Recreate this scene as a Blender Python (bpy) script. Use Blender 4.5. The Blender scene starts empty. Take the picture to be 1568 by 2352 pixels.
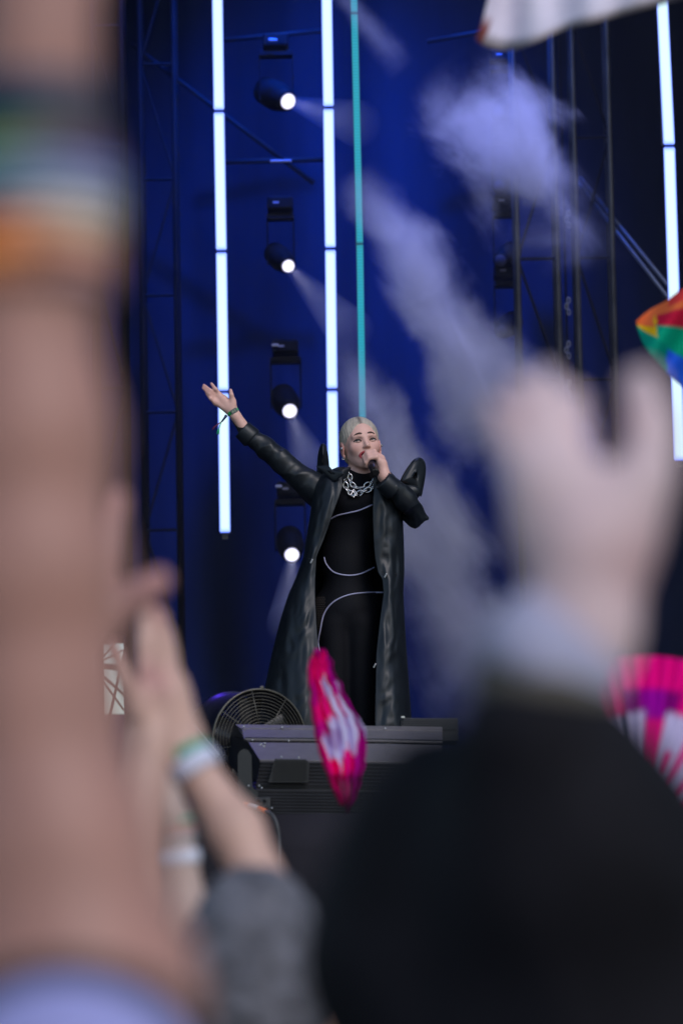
import bpy, bmesh, math, random
import numpy as np
from mathutils import Vector, Matrix, noise as mnoise
from mathutils.bvhtree import BVHTree
random.seed(7); np.random.seed(7)
R = math.radians
scene = bpy.context.scene
COL = scene.collection

# ------------------------------------------------------------------ camera
CAMZ, TILT, ROLL, FPX = 1.6, 7.5, -1.03, 8820.0
cam_d = bpy.data.cameras.new('camera'); cam = bpy.data.objects.new('camera', cam_d); COL.objects.link(cam)
CAMM = Matrix.Rotation(R(90 + TILT), 4, 'X') @ Matrix.Rotation(R(ROLL), 4, 'Z')
cam.matrix_world = Matrix.Translation((0, 0, CAMZ)) @ CAMM
cam_d.sensor_fit = 'VERTICAL'; cam_d.sensor_height = 36; cam_d.lens = 135
cam_d.clip_start = 0.05; cam_d.clip_end = 2000
cam_d.dof.use_dof = True; cam_d.dof.focus_distance = 14.52; cam_d.dof.aperture_fstop = 3.2
scene.camera = cam
# ------------------------------------------------------------------ world, sun, exposure
world = bpy.data.worlds.new('World'); scene.world = world; world.use_nodes = True
wn = world.node_tree.nodes; wl = world.node_tree.links
sky = wn.new('ShaderNodeTexSky'); sky.sky_type = 'NISHITA'; sky.sun_disc = False
sky.sun_elevation = R(38); sky.sun_rotation = R(150); sky.air_density = 1.2; sky.dust_density = 0.8; sky.ozone_density = 3.0
bg = wn['Background']; wl.new(sky.outputs[0], bg.inputs[0]); bg.inputs[1].default_value = 0.085
sun_d = bpy.data.lights.new('sun', 'SUN'); sun = bpy.data.objects.new('sun', sun_d); COL.objects.link(sun)
sun_d.energy = 0.7; sun_d.angle = R(25); sun_d.color = (1, .92, .92)
_az = R(150); _el = R(38)
sun.rotation_euler = Vector((math.sin(_az) * math.cos(_el), math.cos(_az) * math.cos(_el), math.sin(_el))).to_track_quat('Z', 'Y').to_euler()
scene.view_settings.view_transform = 'Standard'; scene.view_settings.look = 'None'
scene.view_settings.gamma = 1; scene.view_settings.exposure = 0.55
scene.view_settings.use_curve_mapping = False
scene.render.engine = 'CYCLES'
scene.cycles.use_denoising = True
scene.cycles.max_bounces = 6; scene.cycles.volume_bounces = 1
scene.cycles.volume_step_rate = 1.0

_r3 = np.array(CAMM.to_3x3())
def W(px, py, Y):
    """pixel of the 1568 x 2352 view -> point on the plane y = Y"""
    d = _r3 @ np.array([(px - 784) / FPX, (1176 - py) / FPX, -1.0])
    t = Y / d[1]
    return np.array([0, 0, CAMZ]) + d * t
def V(px, py, Y): return Vector(W(px, py, Y))
def M_(px, Y): return px * Y / FPX          # pixels -> metres at depth Y

# ------------------------------------------------------------------ materials
MATS = {}
def mat(name, color, rough=.6, metal=0., var=.12, vscale=12., bump=0., bscale=60., spec=.5, attr=None, emit=None, sheen=0., coat=0., stretch=None):
    if name in MATS: return MATS[name]
    m = bpy.data.materials.new(name); m.use_nodes = True; MATS[name] = m
    n = m.node_tree.nodes; l = m.node_tree.links; b = n['Principled BSDF']
    b.inputs['Roughness'].default_value = rough; b.inputs['Metallic'].default_value = metal
    b.inputs['Specular IOR Level'].default_value = spec
    b.inputs['Sheen Weight'].default_value = sheen; b.inputs['Coat Weight'].default_value = coat
    tc = n.new('ShaderNodeTexCoord'); nz = n.new('ShaderNodeTexNoise'); nz.inputs['Scale'].default_value = vscale
    nz.inputs['Detail'].default_value = 5
    src = tc.outputs['Object']
    if stretch:
        mp = n.new('ShaderNodeMapping'); mp.inputs['Scale'].default_value = stretch
        l.new(src, mp.inputs[0]); src = mp.outputs[0]
    l.new(src, nz.inputs['Vector'])
    mr = n.new('ShaderNodeMapRange'); mr.inputs[3].default_value = 1 - var; mr.inputs[4].default_value = 1 + var
    mr.inputs[1].default_value = .3; mr.inputs[2].default_value = .7
    l.new(nz.outputs[0], mr.inputs[0])
    mx = n.new('ShaderNodeMix'); mx.data_type = 'RGBA'; mx.blend_type = 'MULTIPLY'; mx.inputs[0].default_value = 1
    if attr:
        at = n.new('ShaderNodeAttribute'); at.attribute_name = attr; l.new(at.outputs['Color'], mx.inputs[6])
    else: mx.inputs[6].default_value = (*color, 1)
    l.new(mr.outputs[0], mx.inputs[7]); l.new(mx.outputs[2], b.inputs['Base Color'])
    if bump:
        n2 = n.new('ShaderNodeTexNoise'); n2.inputs['Scale'].default_value = bscale; n2.inputs['Detail'].default_value = 6
        l.new(src, n2.inputs['Vector']); bp = n.new('ShaderNodeBump'); bp.inputs['Strength'].default_value = bump
        bp.inputs['Distance'].default_value = .01
        l.new(n2.outputs[0], bp.inputs['Height']); l.new(bp.outputs[0], b.inputs['Normal'])
    if emit:
        b.inputs['Emission Color'].default_value = (*emit[0], 1); b.inputs['Emission Strength'].default_value = emit[1]
    return m

# ------------------------------------------------------------------ object helpers
def tag(o, label=None, cat=None, group=None, kind=None):
    if label: o['label'] = label
    if cat: o['category'] = cat
    if group: o['group'] = group
    if kind: o['kind'] = kind
    return o
def empty(name, loc, label, cat, group=None):
    o = bpy.data.objects.new(name, None); COL.objects.link(o); o.location = Vector(loc)
    return tag(o, label, cat, group)
def link(name, me, m, parent=None, smooth=True):
    o = bpy.data.objects.new(name, me); COL.objects.link(o)
    if m: me.materials.append(m)
    if smooth: me.polygons.foreach_set('use_smooth', [True] * len(me.polygons))
    if parent:
        o.parent = parent; bpy.context.view_layer.update()
        o.matrix_parent_inverse = parent.matrix_world.inverted()
    return o
def mesh(name, verts, faces, m, parent=None, smooth=True, colors=None):
    me = bpy.data.meshes.new(name); me.from_pydata([tuple(map(float, v)) for v in verts], [], [tuple(map(int, f)) for f in faces]); me.update()
    if colors is not None:
        a = me.color_attributes.new('tint', 'FLOAT_COLOR', 'POINT')
        c = np.ones((len(verts), 4), np.float32); c[:, :3] = colors; a.data.foreach_set('color', c.ravel())
    return link(name, me, m, parent, smooth)
class MB:
    def __init__(s): s.v = []; s.f = []
    def add(s, v, f):
        k = len(s.v); s.v += [tuple(map(float, p)) for p in v]; s.f += [tuple(int(i) + k for i in q) for q in f]; return s
    def box(s, c, size, rot=None):
        c = Vector(c); h = [x / 2 for x in size]; rot = rot or Matrix.Identity(3)
        v = [c + rot @ Vector((sx * h[0], sy * h[1], sz * h[2])) for sx in (-1, 1) for sy in (-1, 1) for sz in (-1, 1)]
        return s.add(v, [(0, 1, 3, 2), (4, 6, 7, 5), (0, 4, 5, 1), (2, 3, 7, 6), (0, 2, 6, 4), (1, 5, 7, 3)])
    def tube(s, pts, r, n=8, closed=False, cap=True):
        pts = [Vector(p) for p in pts]; N = len(pts); rs = r if hasattr(r, '__len__') else [r] * N
        t0 = (pts[1] - pts[0]).normalized(); up = Vector((0, 0, 1)) if abs(t0.z) < .9 else Vector((1, 0, 0))
        nrm = t0.cross(up).normalized(); vs = []
        for i in range(N):
            if closed: t = (pts[(i + 1) % N] - pts[i - 1])
            else: t = pts[min(i + 1, N - 1)] - pts[max(i - 1, 0)]
            t.normalize(); nrm = (nrm - t * nrm.dot(t)).normalized(); b = t.cross(nrm)
            for k in range(n):
                a = 2 * math.pi * k / n; vs.append(pts[i] + (nrm * math.cos(a) + b * math.sin(a)) * rs[i])
        fs = []
        for i in range(N if closed else N - 1):
            j = (i + 1) % N
            for k in range(n): fs.append((i * n + k, i * n + (k + 1) % n, j * n + (k + 1) % n, j * n + k))
        if cap and not closed: fs += [tuple(range(n))[::-1], tuple((N - 1) * n + k for k in range(n))]
        return s.add(vs, fs)
    def cyl(s, a, b, r0, r1=None, n=24): return s.tube([a, b], [r0, r0 if r1 is None else r1], n)
    def build(s, name, m, parent=None, smooth=False, bevel=0.):
        o = mesh(name, s.v, s.f, m, parent, smooth)
        if bevel:
            md = o.modifiers.new('bevel', 'BEVEL'); md.width = bevel; md.segments = 2; md.limit_method = 'ANGLE'
        return o
def autosmooth(o, ang=40):
    o.data.polygons.foreach_set('use_smooth', [True] * len(o.data.polygons))
    o.data.set_sharp_from_angle(angle=R(ang)); return o

def catmull(P, n=8):
    P = [np.array(p, float) for p in P]; Q = [2 * P[0] - P[1]] + P + [2 * P[-1] - P[-2]]; out = []
    for i in range(1, len(Q) - 2):
        for k in range(n):
            t = k / n; a, b, c, d = Q[i - 1:i + 3]
            out.append(.5 * ((2 * b) + (-a + c) * t + (2 * a - 5 * b + 4 * c - d) * t * t + (-a + 3 * b - 3 * c + d) * t ** 3))
    out.append(P[-1]); return out

# ---------------------------------------------- smooth implicit surfaces (bodies, clothes)
def cap(a, b, ra, rb=None, k=.01, sub=False): return ('c', np.array(a, float), np.array(b, float), ra, ra if rb is None else rb, k, sub)
def ell(c, r, rot=None, k=.01, sub=False): return ('e', np.array(c, float), np.array(r, float), np.eye(3) if rot is None else np.array(rot), 0, k, sub)
def chain(pts, rs, k=.01): return [cap(pts[i], pts[i + 1], rs[i], rs[i + 1], k) for i in range(len(pts) - 1)]
def sdf(prims, h):
    lo = np.full(3, 1e9); hi = -lo; bb = []
    for p in prims:
        if p[0] == 'c': r = max(p[3], p[4]); a = np.minimum(p[1], p[2]) - r; b = np.maximum(p[1], p[2]) + r
        else: r = np.abs(p[3]) @ p[2]; a = p[1] - r; b = p[1] + r
        m = p[5] + 3 * h; a = a - m; b = b + m; bb.append((a, b))
        if not p[6]: lo = np.minimum(lo, a); hi = np.maximum(hi, b)
    n = np.ceil((hi - lo) / h).astype(int) + 1
    F = np.full(n, .06, np.float32)
    for p, (a, b) in zip(prims, bb):
        i0 = np.clip(np.floor((a - lo) / h).astype(int), 0, n - 1); i1 = np.clip(np.ceil((b - lo) / h).astype(int) + 1, 1, n)
        if (i1 <= i0).any(): continue
        g = [(lo[d] + h * np.arange(i0[d], i1[d])).astype(np.float32) for d in range(3)]
        X = g[0][:, None, None]; Y = g[1][None, :, None]; Z = g[2][None, None, :]
        if p[0] == 'c':
            A, B = p[1], p[2]; AB = B - A; L = max(float(AB @ AB), 1e-12)
            t = np.clip(((X - A[0]) * AB[0] + (Y - A[1]) * AB[1] + (Z - A[2]) * AB[2]) / L, 0, 1)
            D = np.sqrt((X - A[0] - t * AB[0]) ** 2 + (Y - A[1] - t * AB[1]) ** 2 + (Z - A[2] - t * AB[2]) ** 2) - (p[3] + (p[4] - p[3]) * t)
        else:
            C, r, Q = p[1], p[2], p[3]; x, y, z = X - C[0], Y - C[1], Z - C[2]
            u = (Q[0, 0] * x + Q[1, 0] * y + Q[2, 0] * z) / r[0]; v = (Q[0, 1] * x + Q[1, 1] * y + Q[2, 1] * z) / r[1]; w = (Q[0, 2] * x + Q[1, 2] * y + Q[2, 2] * z) / r[2]
            k0 = np.sqrt(u * u + v * v + w * w); k1 = np.sqrt((u / r[0]) ** 2 + (v / r[1]) ** 2 + (w / r[2]) ** 2) + 1e-6
            D = k0 * (k0 - 1) / k1; D = np.where(k0 < .05, -min(r), D)
        S = F[i0[0]:i1[0], i0[1]:i1[1], i0[2]:i1[2]]; k = max(p[5], 1e-5)
        if p[6]:
            q = np.maximum(k - np.abs(S + D), 0) / k; S[...] = np.maximum(S, -D) + q * q * k * .25
        else:
            q = np.maximum(k - np.abs(S - D), 0) / k; S[...] = np.minimum(S, D) - q * q * k * .25
    return F, lo
def nets(F, lo, h):
    S = F < 0; c = np.zeros(np.array(F.shape) - 1, np.uint8)
    sl = [slice(0, -1), slice(1, None)]
    for i in (0, 1):
        for j in (0, 1):
            for k in (0, 1): c += S[sl[i], sl[j], sl[k]]
    act = (c > 0) & (c < 8); idx = np.argwhere(act); acc = np.zeros((len(idx), 3)); cnt = np.zeros(len(idx))
    cs = [(i, j, k) for i in (0, 1) for j in (0, 1) for k in (0, 1)]
    for a in cs:
        for b in cs:
            if sum(b) - sum(a) == 1 and all(y >= x for x, y in zip(a, b)):
                fa = F[idx[:, 0] + a[0], idx[:, 1] + a[1], idx[:, 2] + a[2]]; fb = F[idx[:, 0] + b[0], idx[:, 1] + b[1], idx[:, 2] + b[2]]
                m = (fa < 0) != (fb < 0); t = fa[m] / (fa[m] - fb[m])
                acc[m] += np.array(a) + t[:, None] * (np.array(b) - np.array(a)); cnt[m] += 1
    verts = lo + h * (idx + acc / np.maximum(cnt, 1)[:, None])
    Mx = np.full(act.shape, -1, np.int32); Mx[act] = np.arange(len(idx)); faces = []
    for ax in range(3):
        o1, o2 = [d for d in range(3) if d != ax]
        s0 = [slice(None)] * 3; s1 = [slice(None)] * 3; s0[ax] = slice(0, -1); s1[ax] = slice(1, None)
        A = S[tuple(s0)]; B = S[tuple(s1)]; e = np.argwhere(A != B)
        ok = (e[:, o1] > 0) & (e[:, o2] > 0) & (e[:, o1] < F.shape[o1] - 1) & (e[:, o2] < F.shape[o2] - 1); e = e[ok]
        def cell(d1, d2):
            q = e.copy(); q[:, o1] += d1; q[:, o2] += d2; return Mx[q[:, 0], q[:, 1], q[:, 2]]
        f = np.stack([cell(-1, -1), cell(0, -1), cell(0, 0), cell(-1, 0)], 1)
        ins = A[e[:, 0], e[:, 1], e[:, 2]]; flip = ins if ax != 1 else ~ins
        f[~flip] = f[~flip][:, ::-1]; faces.append(f)
    return verts, np.concatenate(faces)
def smoothv(v, f, it=1, lam=.5):
    for _ in range(it):
        s = np.zeros_like(v); c = np.zeros(len(v))
        for k in range(4):
            a, b = f[:, k], f[:, (k + 1) % 4]
            for q in range(3): s[:, q] += np.bincount(a, v[b, q], len(v))
            c += np.bincount(a, minlength=len(v))
        v = v + lam * (s / np.maximum(c, 1)[:, None] - v)
    return v
def vnormals(v, f):
    n = np.cross(v[f[:, 2]] - v[f[:, 0]], v[f[:, 3]] - v[f[:, 1]]); out = np.zeros_like(v)
    for k in range(4):
        for q in range(3): out[:, q] += np.bincount(f[:, k], n[:, q], len(v))
    return out / (np.linalg.norm(out, axis=1, keepdims=True) + 1e-12)
def blob(name, prims, h, m, parent=None, it=1, colfn=None, disp=None):
    F, lo = sdf(prims, h); v, f = nets(F, lo, h); v = smoothv(v, f, it)
    if disp is not None: v = v + vnormals(v, f) * disp(v)[:, None]
    return mesh(name, v, f, m, parent, True, colfn(v) if colfn else None)
def fold(axis, freq, amp, seed=0., cross=.25):
    """cloth creases running across / along an axis"""
    ax = np.array(axis, float); ax /= np.linalg.norm(ax)
    def fn(v):
        out = np.empty(len(v)); along = v @ ax; rest = v - along[:, None] * ax
        q = rest * freq * cross + (along * freq)[:, None] * ax + seed
        for i, p in enumerate(q):
            a = mnoise.noise(Vector(p)); b = mnoise.noise(Vector(p * 2.3 + 5)); out[i] = ((1 - abs(a)) ** 4 - .45) * 1.1 + b * .25
        return out * amp
    return fn

# ================================================================== THE SETTING
black_cloth = mat('black_cloth', (.012, .012, .014), .85, spec=.15, bump=.4, bscale=15)
drape_m = mat('backdrop_cloth', (.007, .011, .019), .9, spec=.0, var=.55, vscale=.9, bump=.3, bscale=6, stretch=(2.5, 1, .35))
ground_m = mat('ground', (.06, .058, .05), .95, var=.4, vscale=3, bump=.6, bscale=20)
deck_m = mat('deck', (.02, .02, .022), .5, var=.3, vscale=5)
tag(mesh('ground', [(-600, -600, 0), (600, -600, 0), (600, 900, 0), (-600, 900, 0)], [(0, 1, 2, 3)], ground_m, smooth=False), kind='structure')
RZ = float(W(784, 1872, 12.1)[2]); FZ = 2.27
tag(MB().box((0, 16.6, FZ - .15), (13, 8.8, .3)).build('stage_floor', deck_m), kind='structure')
tag(MB().box((0, 12.42, (RZ + FZ) / 2 - .03), (7, .7, RZ - FZ + .06)).build('stage_riser', black_cloth), 'low black cloth covered riser along the front edge of the stage', 'riser')
# skirt with hanging folds
def sheet(name, x0, x1, Y, z0, z1, nx, nz, m, amp=.03, freq=6., thick=.006, seed=0, sag=True, parent=None):
    v = []; f = []
    for j in range(nz + 1):
        t = j / nz
        for i in range(nx + 1):
            x = x0 + (x1 - x0) * i / nx
            y = amp * (.3 + .7 * t if sag else 1) * (mnoise.noise(Vector((x * freq * .5, t * .6, seed))) + .6 * math.sin(x * freq + 2 * mnoise.noise(Vector((x, t, seed)))))
            v.append((x, Y + y, z1 + (z0 - z1) * t))
    for j in range(nz):
        for i in range(nx):
            a = j * (nx + 1) + i; f.append((a, a + 1, a + nx + 2, a + nx + 1))
    o = mesh(name, v, f, m, parent); md = o.modifiers.new('thick', 'SOLIDIFY'); md.thickness = thick; return o
tag(sheet('stage_skirt', -6.5, 6.5, 12.0, 0, RZ, 260, 20, mat('skirt_cloth', (.022, .020, .027), .8, spec=.2, var=.2, vscale=3, bump=.3, bscale=12), .018, 7), 'black cloth skirt hanging from the front edge of the stage', 'stage skirt')
# backdrop: leaves a gap at the far left through which daylight shows
xg = float(W(283, 1560, 20.6)[0]); xg0 = float(W(203, 1560, 20.6)[0]); zg1 = float(W(250, 1478, 20.6)[2]); zg0 = float(W(250, 1640, 20.6)[2])
tag(sheet('backdrop', xg, 6.5, 20.6, 2.0, 10, 240, 12, drape_m, .05, 3.0, sag=False), 'dark stage backdrop cloth washed in blue light behind the singer', 'backdrop')
bd = empty('side_drape', (xg - 1, 20.6, 2), 'dark drape at the far left with a bright daylight gap in it', 'drape')
sheet('cloth_panel', -6.5, xg0, 20.6, 2.0, 10, 60, 6, drape_m, .04, 3, sag=False, parent=bd)
sheet('cloth_panel', xg0, xg, 20.62, zg1, 10, 8, 6, drape_m, .01, 3, sag=False, parent=bd)
sheet('cloth_panel', xg0, xg, 20.62, 2.0, zg0, 8, 3, drape_m, .01, 3, sag=False, parent=bd)
tag(MB().box((0, 17.2, 10.2), (13.2, 8.4, .3)).build('stage_roof', black_cloth), 'black roof deck over the stage', 'roof')
for s in (-1, 1):
    o = sheet('wing_drape', 0, 7, 0, 2.0, 10, 60, 8, black_cloth, .05, 3, sag=False)
    o.rotation_euler = (0, 0, R(90)); o.location = (s * 6.55, 13.6, 0)
    tag(o, 'black drape closing the %s side of the stage' % ('left' if s < 0 else 'right'), 'drape')
# daylight beyond the gap: a few trees
leaf_m = mat('leaf', (.05, .08, .035), .8, var=.4)
for i, (tx, hh) in enumerate(((-9.3, 4.2), (-7.9, 4.6), (-8.7, 3.7))):
    t = empty('tree', (tx, 60 + i * 4, 0), ['small leafy tree seen through the left gap, left one', 'small leafy tree seen through the left gap, right one', 'low leafy tree seen through the left gap behind the others'][i], 'tree')
    MB().tube([(tx, 60 + i * 4, 0), (tx + .1, 60 + i * 4, hh * .6)], [.15, .08]).build('trunk', mat('bark', (.08, .06, .045), .9), t)
    mb = MB()
    for _ in range(500):
        p = Vector((random.gauss(0, 1), random.gauss(0, 1), random.gauss(0, 1))).normalized() * random.random() ** .4
        c = Vector((tx + p.x * 1.3, 60 + i * 4 + p.y * 1.3, hh * .72 + p.z * hh * .36)); a = Vector((random.random() - .5, random.random() - .5, random.random() - .5)).normalized() * .22
        b = a.orthogonal().normalized() * .16; mb.add([c - a - b, c + a - b, c + a + b, c - a + b], [(0, 1, 2, 3)])
    mb.build('crown', leaf_m, t)

# ---------------------------------------------- truss towers
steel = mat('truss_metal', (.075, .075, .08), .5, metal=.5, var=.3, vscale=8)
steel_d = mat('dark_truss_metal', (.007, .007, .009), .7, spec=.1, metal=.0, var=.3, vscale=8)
def truss_tower(x0, x1, Y, z0, z1, label, m, step=.62, group=None, mb=None):
    w = x1 - x0; t = empty('truss_tower', ((x0 + x1) / 2, Y, z0), label, 'truss', group)
    cs = [(x0, Y), (x1, Y), (x1, Y + w), (x0, Y + w)]
    for x, y in cs: MB().cyl((x, y, z0), (x, y, z1), .016, n=10).build('chord', m, t, True)
    me = {}
    n = int((z1 - z0) / step)
    for i in range(n):
        za = z0 + i * step
        for k in range(4):
            if k == 2: continue
            a = cs[k]; b = cs[(k + 1) % 4]
            MB().cyl((a[0], a[1], za), (b[0], b[1], za), .009, n=6).build('brace', mb or m, t)
            p, q = (a, b) if i % 2 else (b, a)
            MB().cyl((p[0], p[1], za), (q[0], q[1], za + step), .008, n=6).build('brace', mb or m, t)
    return t
X = lambda px, py, Y: float(W(px, py, Y)[0])
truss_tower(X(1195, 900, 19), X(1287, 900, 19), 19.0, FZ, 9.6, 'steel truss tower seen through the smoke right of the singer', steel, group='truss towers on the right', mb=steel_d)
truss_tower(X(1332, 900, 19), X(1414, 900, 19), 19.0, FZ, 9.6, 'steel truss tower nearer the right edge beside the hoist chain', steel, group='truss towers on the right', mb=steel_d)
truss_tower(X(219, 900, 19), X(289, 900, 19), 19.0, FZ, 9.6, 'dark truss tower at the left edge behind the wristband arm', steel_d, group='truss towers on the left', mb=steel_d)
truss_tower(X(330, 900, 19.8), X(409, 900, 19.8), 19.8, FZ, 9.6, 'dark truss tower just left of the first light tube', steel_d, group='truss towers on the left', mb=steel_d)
# hoist chain with hooks between the right towers
hc = empty('hoist_chain', (X(1306, 900, 19), 19.05, FZ), 'hoist chain with shackles hanging between the two right truss towers', 'chain')
MB().cyl((X(1306, 900, 19), 19.05, FZ), (X(1306, 900, 19), 19.05, 9.6), .006, n=6).build('chain', steel_d, hc)
for py in (490, 690, 790, 880):
    p = W(1302, py, 18.98); mb = MB()
    for k in range(3):
        q = Vector(p) + Vector((.006 * (-1) ** k, 0, -.03 * k)); mb.tube([q + Vector((.008 * math.cos(a), 0, .015 * math.sin(a))) for a in np.linspace(0, 2 * math.pi, 12, endpoint=False)], .004, 6, closed=True)
    mb.build('shackle', mat('dull_steel', (.2, .2, .22), .4, metal=.8), hc, True)
# node truss in the daylight gap
nt = empty('truss_node', W(236, 1570, 19.6), 'dark radiating truss braces in front of the daylight gap at left', 'truss')
MB().cyl(W(224, 1440, 19.6), W(226, 1700, 19.6), M_(10, 19.6), n=10).build('chord', steel_d, nt, True)
c0 = W(229, 1562, 19.6)
for (ex, ey, w) in ((262, 1478, 4), (286, 1492, 4), (292, 1528, 9), (292, 1538, 9), (290, 1600, 7), (284, 1632, 5)):
    q = W(ex, ey, 19.6); MB().cyl(W(229, 1530 + (ey - 1530) * .28, 19.6), q, M_(w / 2, 19.6), n=8).build('brace', steel_d, nt, True)
# diagonal guy wires on the right
for k, (a, b) in enumerate((((1325, 416), (1545, 700)), ((1332, 408), (1560, 690)))):
    tag(MB().cyl(W(*a, 19.3), W(*b, 18.6), .011, n=8).build('guy_cable', mat('blue_grey_pipe', (.12, .14, .2), .5, metal=.3), None, True),
        ['lower of the two diagonal cables crossing the right truss', 'upper of the two diagonal cables crossing the right truss'][k], 'cable')
# pipes behind the moving lights
for k, (ax, ay, bx, by) in enumerate(((515, 92, 745, 70), (300, 100, 720, 420), (500, 372, 745, 366), (980, 95, 1180, 60))):
    tag(MB().cyl(W(ax, ay, 19.9), W(bx, by, 19.9), .014, n=8).build('rigging_pipe', steel_d, None, True),
        ['dark horizontal pipe above the top moving light', 'dark slanting pipe between the left light tubes', 'thin dark pipe behind the pale crossbar', 'dark pipe right of the teal light tube at the top'][k], 'pipe')

# ---------------------------------------------- LED light tubes
def led_mat(name, core, edge, k, stripes=False, grad=None):
    m = bpy.data.materials.new(name); m.use_nodes = True; n = m.node_tree.nodes; l = m.node_tree.links
    b = n['Principled BSDF']; b.inputs['Base Color'].default_value = (.02, .02, .02, 1)
    at = n.new('ShaderNodeAttribute'); at.attribute_name = 'tint'
    mx = n.new('ShaderNodeMix'); mx.data_type = 'RGBA'; mx.inputs[6].default_value = (*edge, 1); mx.inputs[7].default_value = (*core, 1)
    l.new(at.outputs['Fac'], mx.inputs[0]); l.new(mx.outputs[2], b.inputs['Emission Color']); b.inputs['Emission Strength'].default_value = k
    if stripes:
        tc = n.new('ShaderNodeTexCoord'); w = n.new('ShaderNodeTexWave'); w.bands_direction = 'Z'; w.inputs['Scale'].default_value = 22
        l.new(tc.outputs['Object'], w.inputs[0]); mr = n.new('ShaderNodeMapRange'); mr.inputs[3].default_value = k * .8; mr.inputs[4].default_value = k * 1.1
        l.new(w.outputs['Fac'], mr.inputs[0]); l.new(mr.outputs[0], b.inputs['Emission Strength'])
    return m
led_white = led_mat('led_white', (.66, .92, 1), (.03, .10, 1), .86)
led_teal = led_mat('led_teal', (.0, .58, .80), (.0, .10, .18), .42, True)
def led_segment(c0, c1, w, m, parent, t0=1., t1=1.):
    """one rounded slab between two points, core bright, border blue; face toward the audience"""
    c0 = Vector(c0); c1 = Vector(c1); ax = (c1 - c0).normalized(); sx = Vector((1, 0, 0)); L = (c1 - c0).length; h = w / 2
    xs = [-h, -h * .82, -h * .5, 0, h * .5, h * .82, h]; zs = [0, h * .35, h * 1.0] + list(np.linspace(h * 2, L - h * 2, 10)) + [L - h, L - h * .35, L]
    v = []; col = []; f = []
    for z in zs:
        e = min(z, L - z); inset = h * .35 * max(0, 1 - e / (h * .35))
        for x in xs:
            xx = x * (1 - inset / h * .6); v.append(c0 + ax * z + sx * xx)
            b = min(1, (h - abs(x)) / (h * .3)) if abs(x) < h else 0; b = min(b, min(1, .0 + e / (h * .6)))
            tt = t0 + (t1 - t0) * z / L; col.append([b * tt] * 3)
    nx = len(xs)
    for j in range(len(zs) - 1):
        for i in range(nx - 1): a = j * nx + i; f.append((a, a + 1, a + nx + 1, a + nx))
    o = mesh('led_segment', v, f, m, parent, True, np.array(col))
    MB().box((c0 + c1) / 2 + Vector((0, .012, 0)), (w * .96, .02, L * .996)).build('casing', mat('black_plastic', (.02, .02, .02), .4), o)
    return o
def led_tube(cuts, Y, wpx, label, m, gap=4):
    t = empty('light_tube', W(*cuts[0], Y), label, 'light tube', 'vertical light tubes hanging over the stage')
    for (a, b) in zip(cuts[:-1], cuts[1:]):
        g = gap / 2; dx = (b[0] - a[0]) / (b[1] - a[1]) * g
        led_segment(W(a[0] + dx, a[1] + g, Y), W(b[0] - dx, b[1] - g, Y), M_(wpx, Y), m, t)
        MB().box(W(b[0], b[1], Y + .03), (M_(wpx * .5, Y), .02, .05)).build('joint', mat('black_plastic', (.02, .02, .02), .4), t)
    p = Vector(W(*cuts[0], Y + .03)); MB().cyl(p, (p.x, p.y, 10.0), .006, n=6).build('hanger', steel_d, t)
    return t
led_tube([(498.5, -70), (503, 255), (508.5, 577), (513, 900), (517, 1226)], 17.5, 26, 'white light tube at left, the one behind the raised hand', led_white)
led_tube([(749, -76), (754, 247), (758.5, 571), (762.5, 895), (767, 1218)], 17.5, 26, 'white light tube in the middle, ending behind the singer', led_white)
led_tube([(1518, -30), (1535.5, 335), (1547, 697), (1559, 1060)], 17.0, 28, 'white light tube at the right edge behind the rainbow flag', led_white)
tt = led_tube([(805, -300), (813.5, 30), (826, 560), (834, 1075)], 17.3, 17, 'narrow teal light tube seen nearly edge on above the singer', led_teal, gap=1)

# ---------------------------------------------- moving head lights
body_m = mat('light_body', (.004, .004, .006), .7, var=.2, spec=.1)
lens_m = led_mat('lit_lens', (1, .97, 1), (.10, .10, .25), 2.2)
dark_lens = mat('unlit_lens', (.05, .05, .08), .1)
pale_m = mat('glint_pale', (.2, .2, .28), .5)  # pale tone paints in the dim glints on the light housings
def moving_head(px, py, Y, aim, lit, label, group, rpx=19):
    c = Vector(W(px, py, Y)); r = M_(rpx, Y)
    t = empty('moving_light', (c.x, c.y + .35, c.z), label, 'stage light', group)
    a = Vector(aim).normalized(); side = Vector((1, 0, 0)); hc_ = c - a * .13
    # head: barrel with flared front
    pts = [c - a * .27, c - a * .25, c - a * .12, c - a * .03, c + a * .006]
    MB().tube(pts, [r * 1.1, r * 1.75, r * 1.9, r * 1.5, r * 1.25], 28).build('head', body_m, t, True)
    mb = MB(); n = 28; q = a.to_track_quat('Z', 'Y')
    v = []
    for k in range(n): v.append(c + a * .008 + q @ Vector((math.cos(2 * math.pi * k / n) * r, math.sin(2 * math.pi * k / n) * r, 0)))
    v.append(c + a * .02); mb.add(v, [(k, (k + 1) % n, n) for k in range(n)]); mesh('lens', mb.v, mb.f, lens_m if lit else dark_lens, t, True, np.array([[.12] * 3] * n + [[1.5] * 3]))
    # yoke and base
    m2 = MB()
    for s in (-1, 1): m2.box(hc_ + Vector((s * r * 2.05, .02, .10)), (.008, .05, .25))
    m2.box(hc_ + Vector((0, .02, .22)), (r * 4.2, .08, .03)); m2.build('yoke', body_m, t, bevel=.006)
    bb = MB().box(hc_ + Vector((0, .04, .285)), (.13, .16, .07)).build('base', body_m, t, bevel=.012)
    MB().box(hc_ + Vector((-.02, -.064, .28)), (.03, .006, .010)).build('glint_strip', pale_m, bb)
    return t, c, a
LG = 'lit moving lights in a column'
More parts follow.
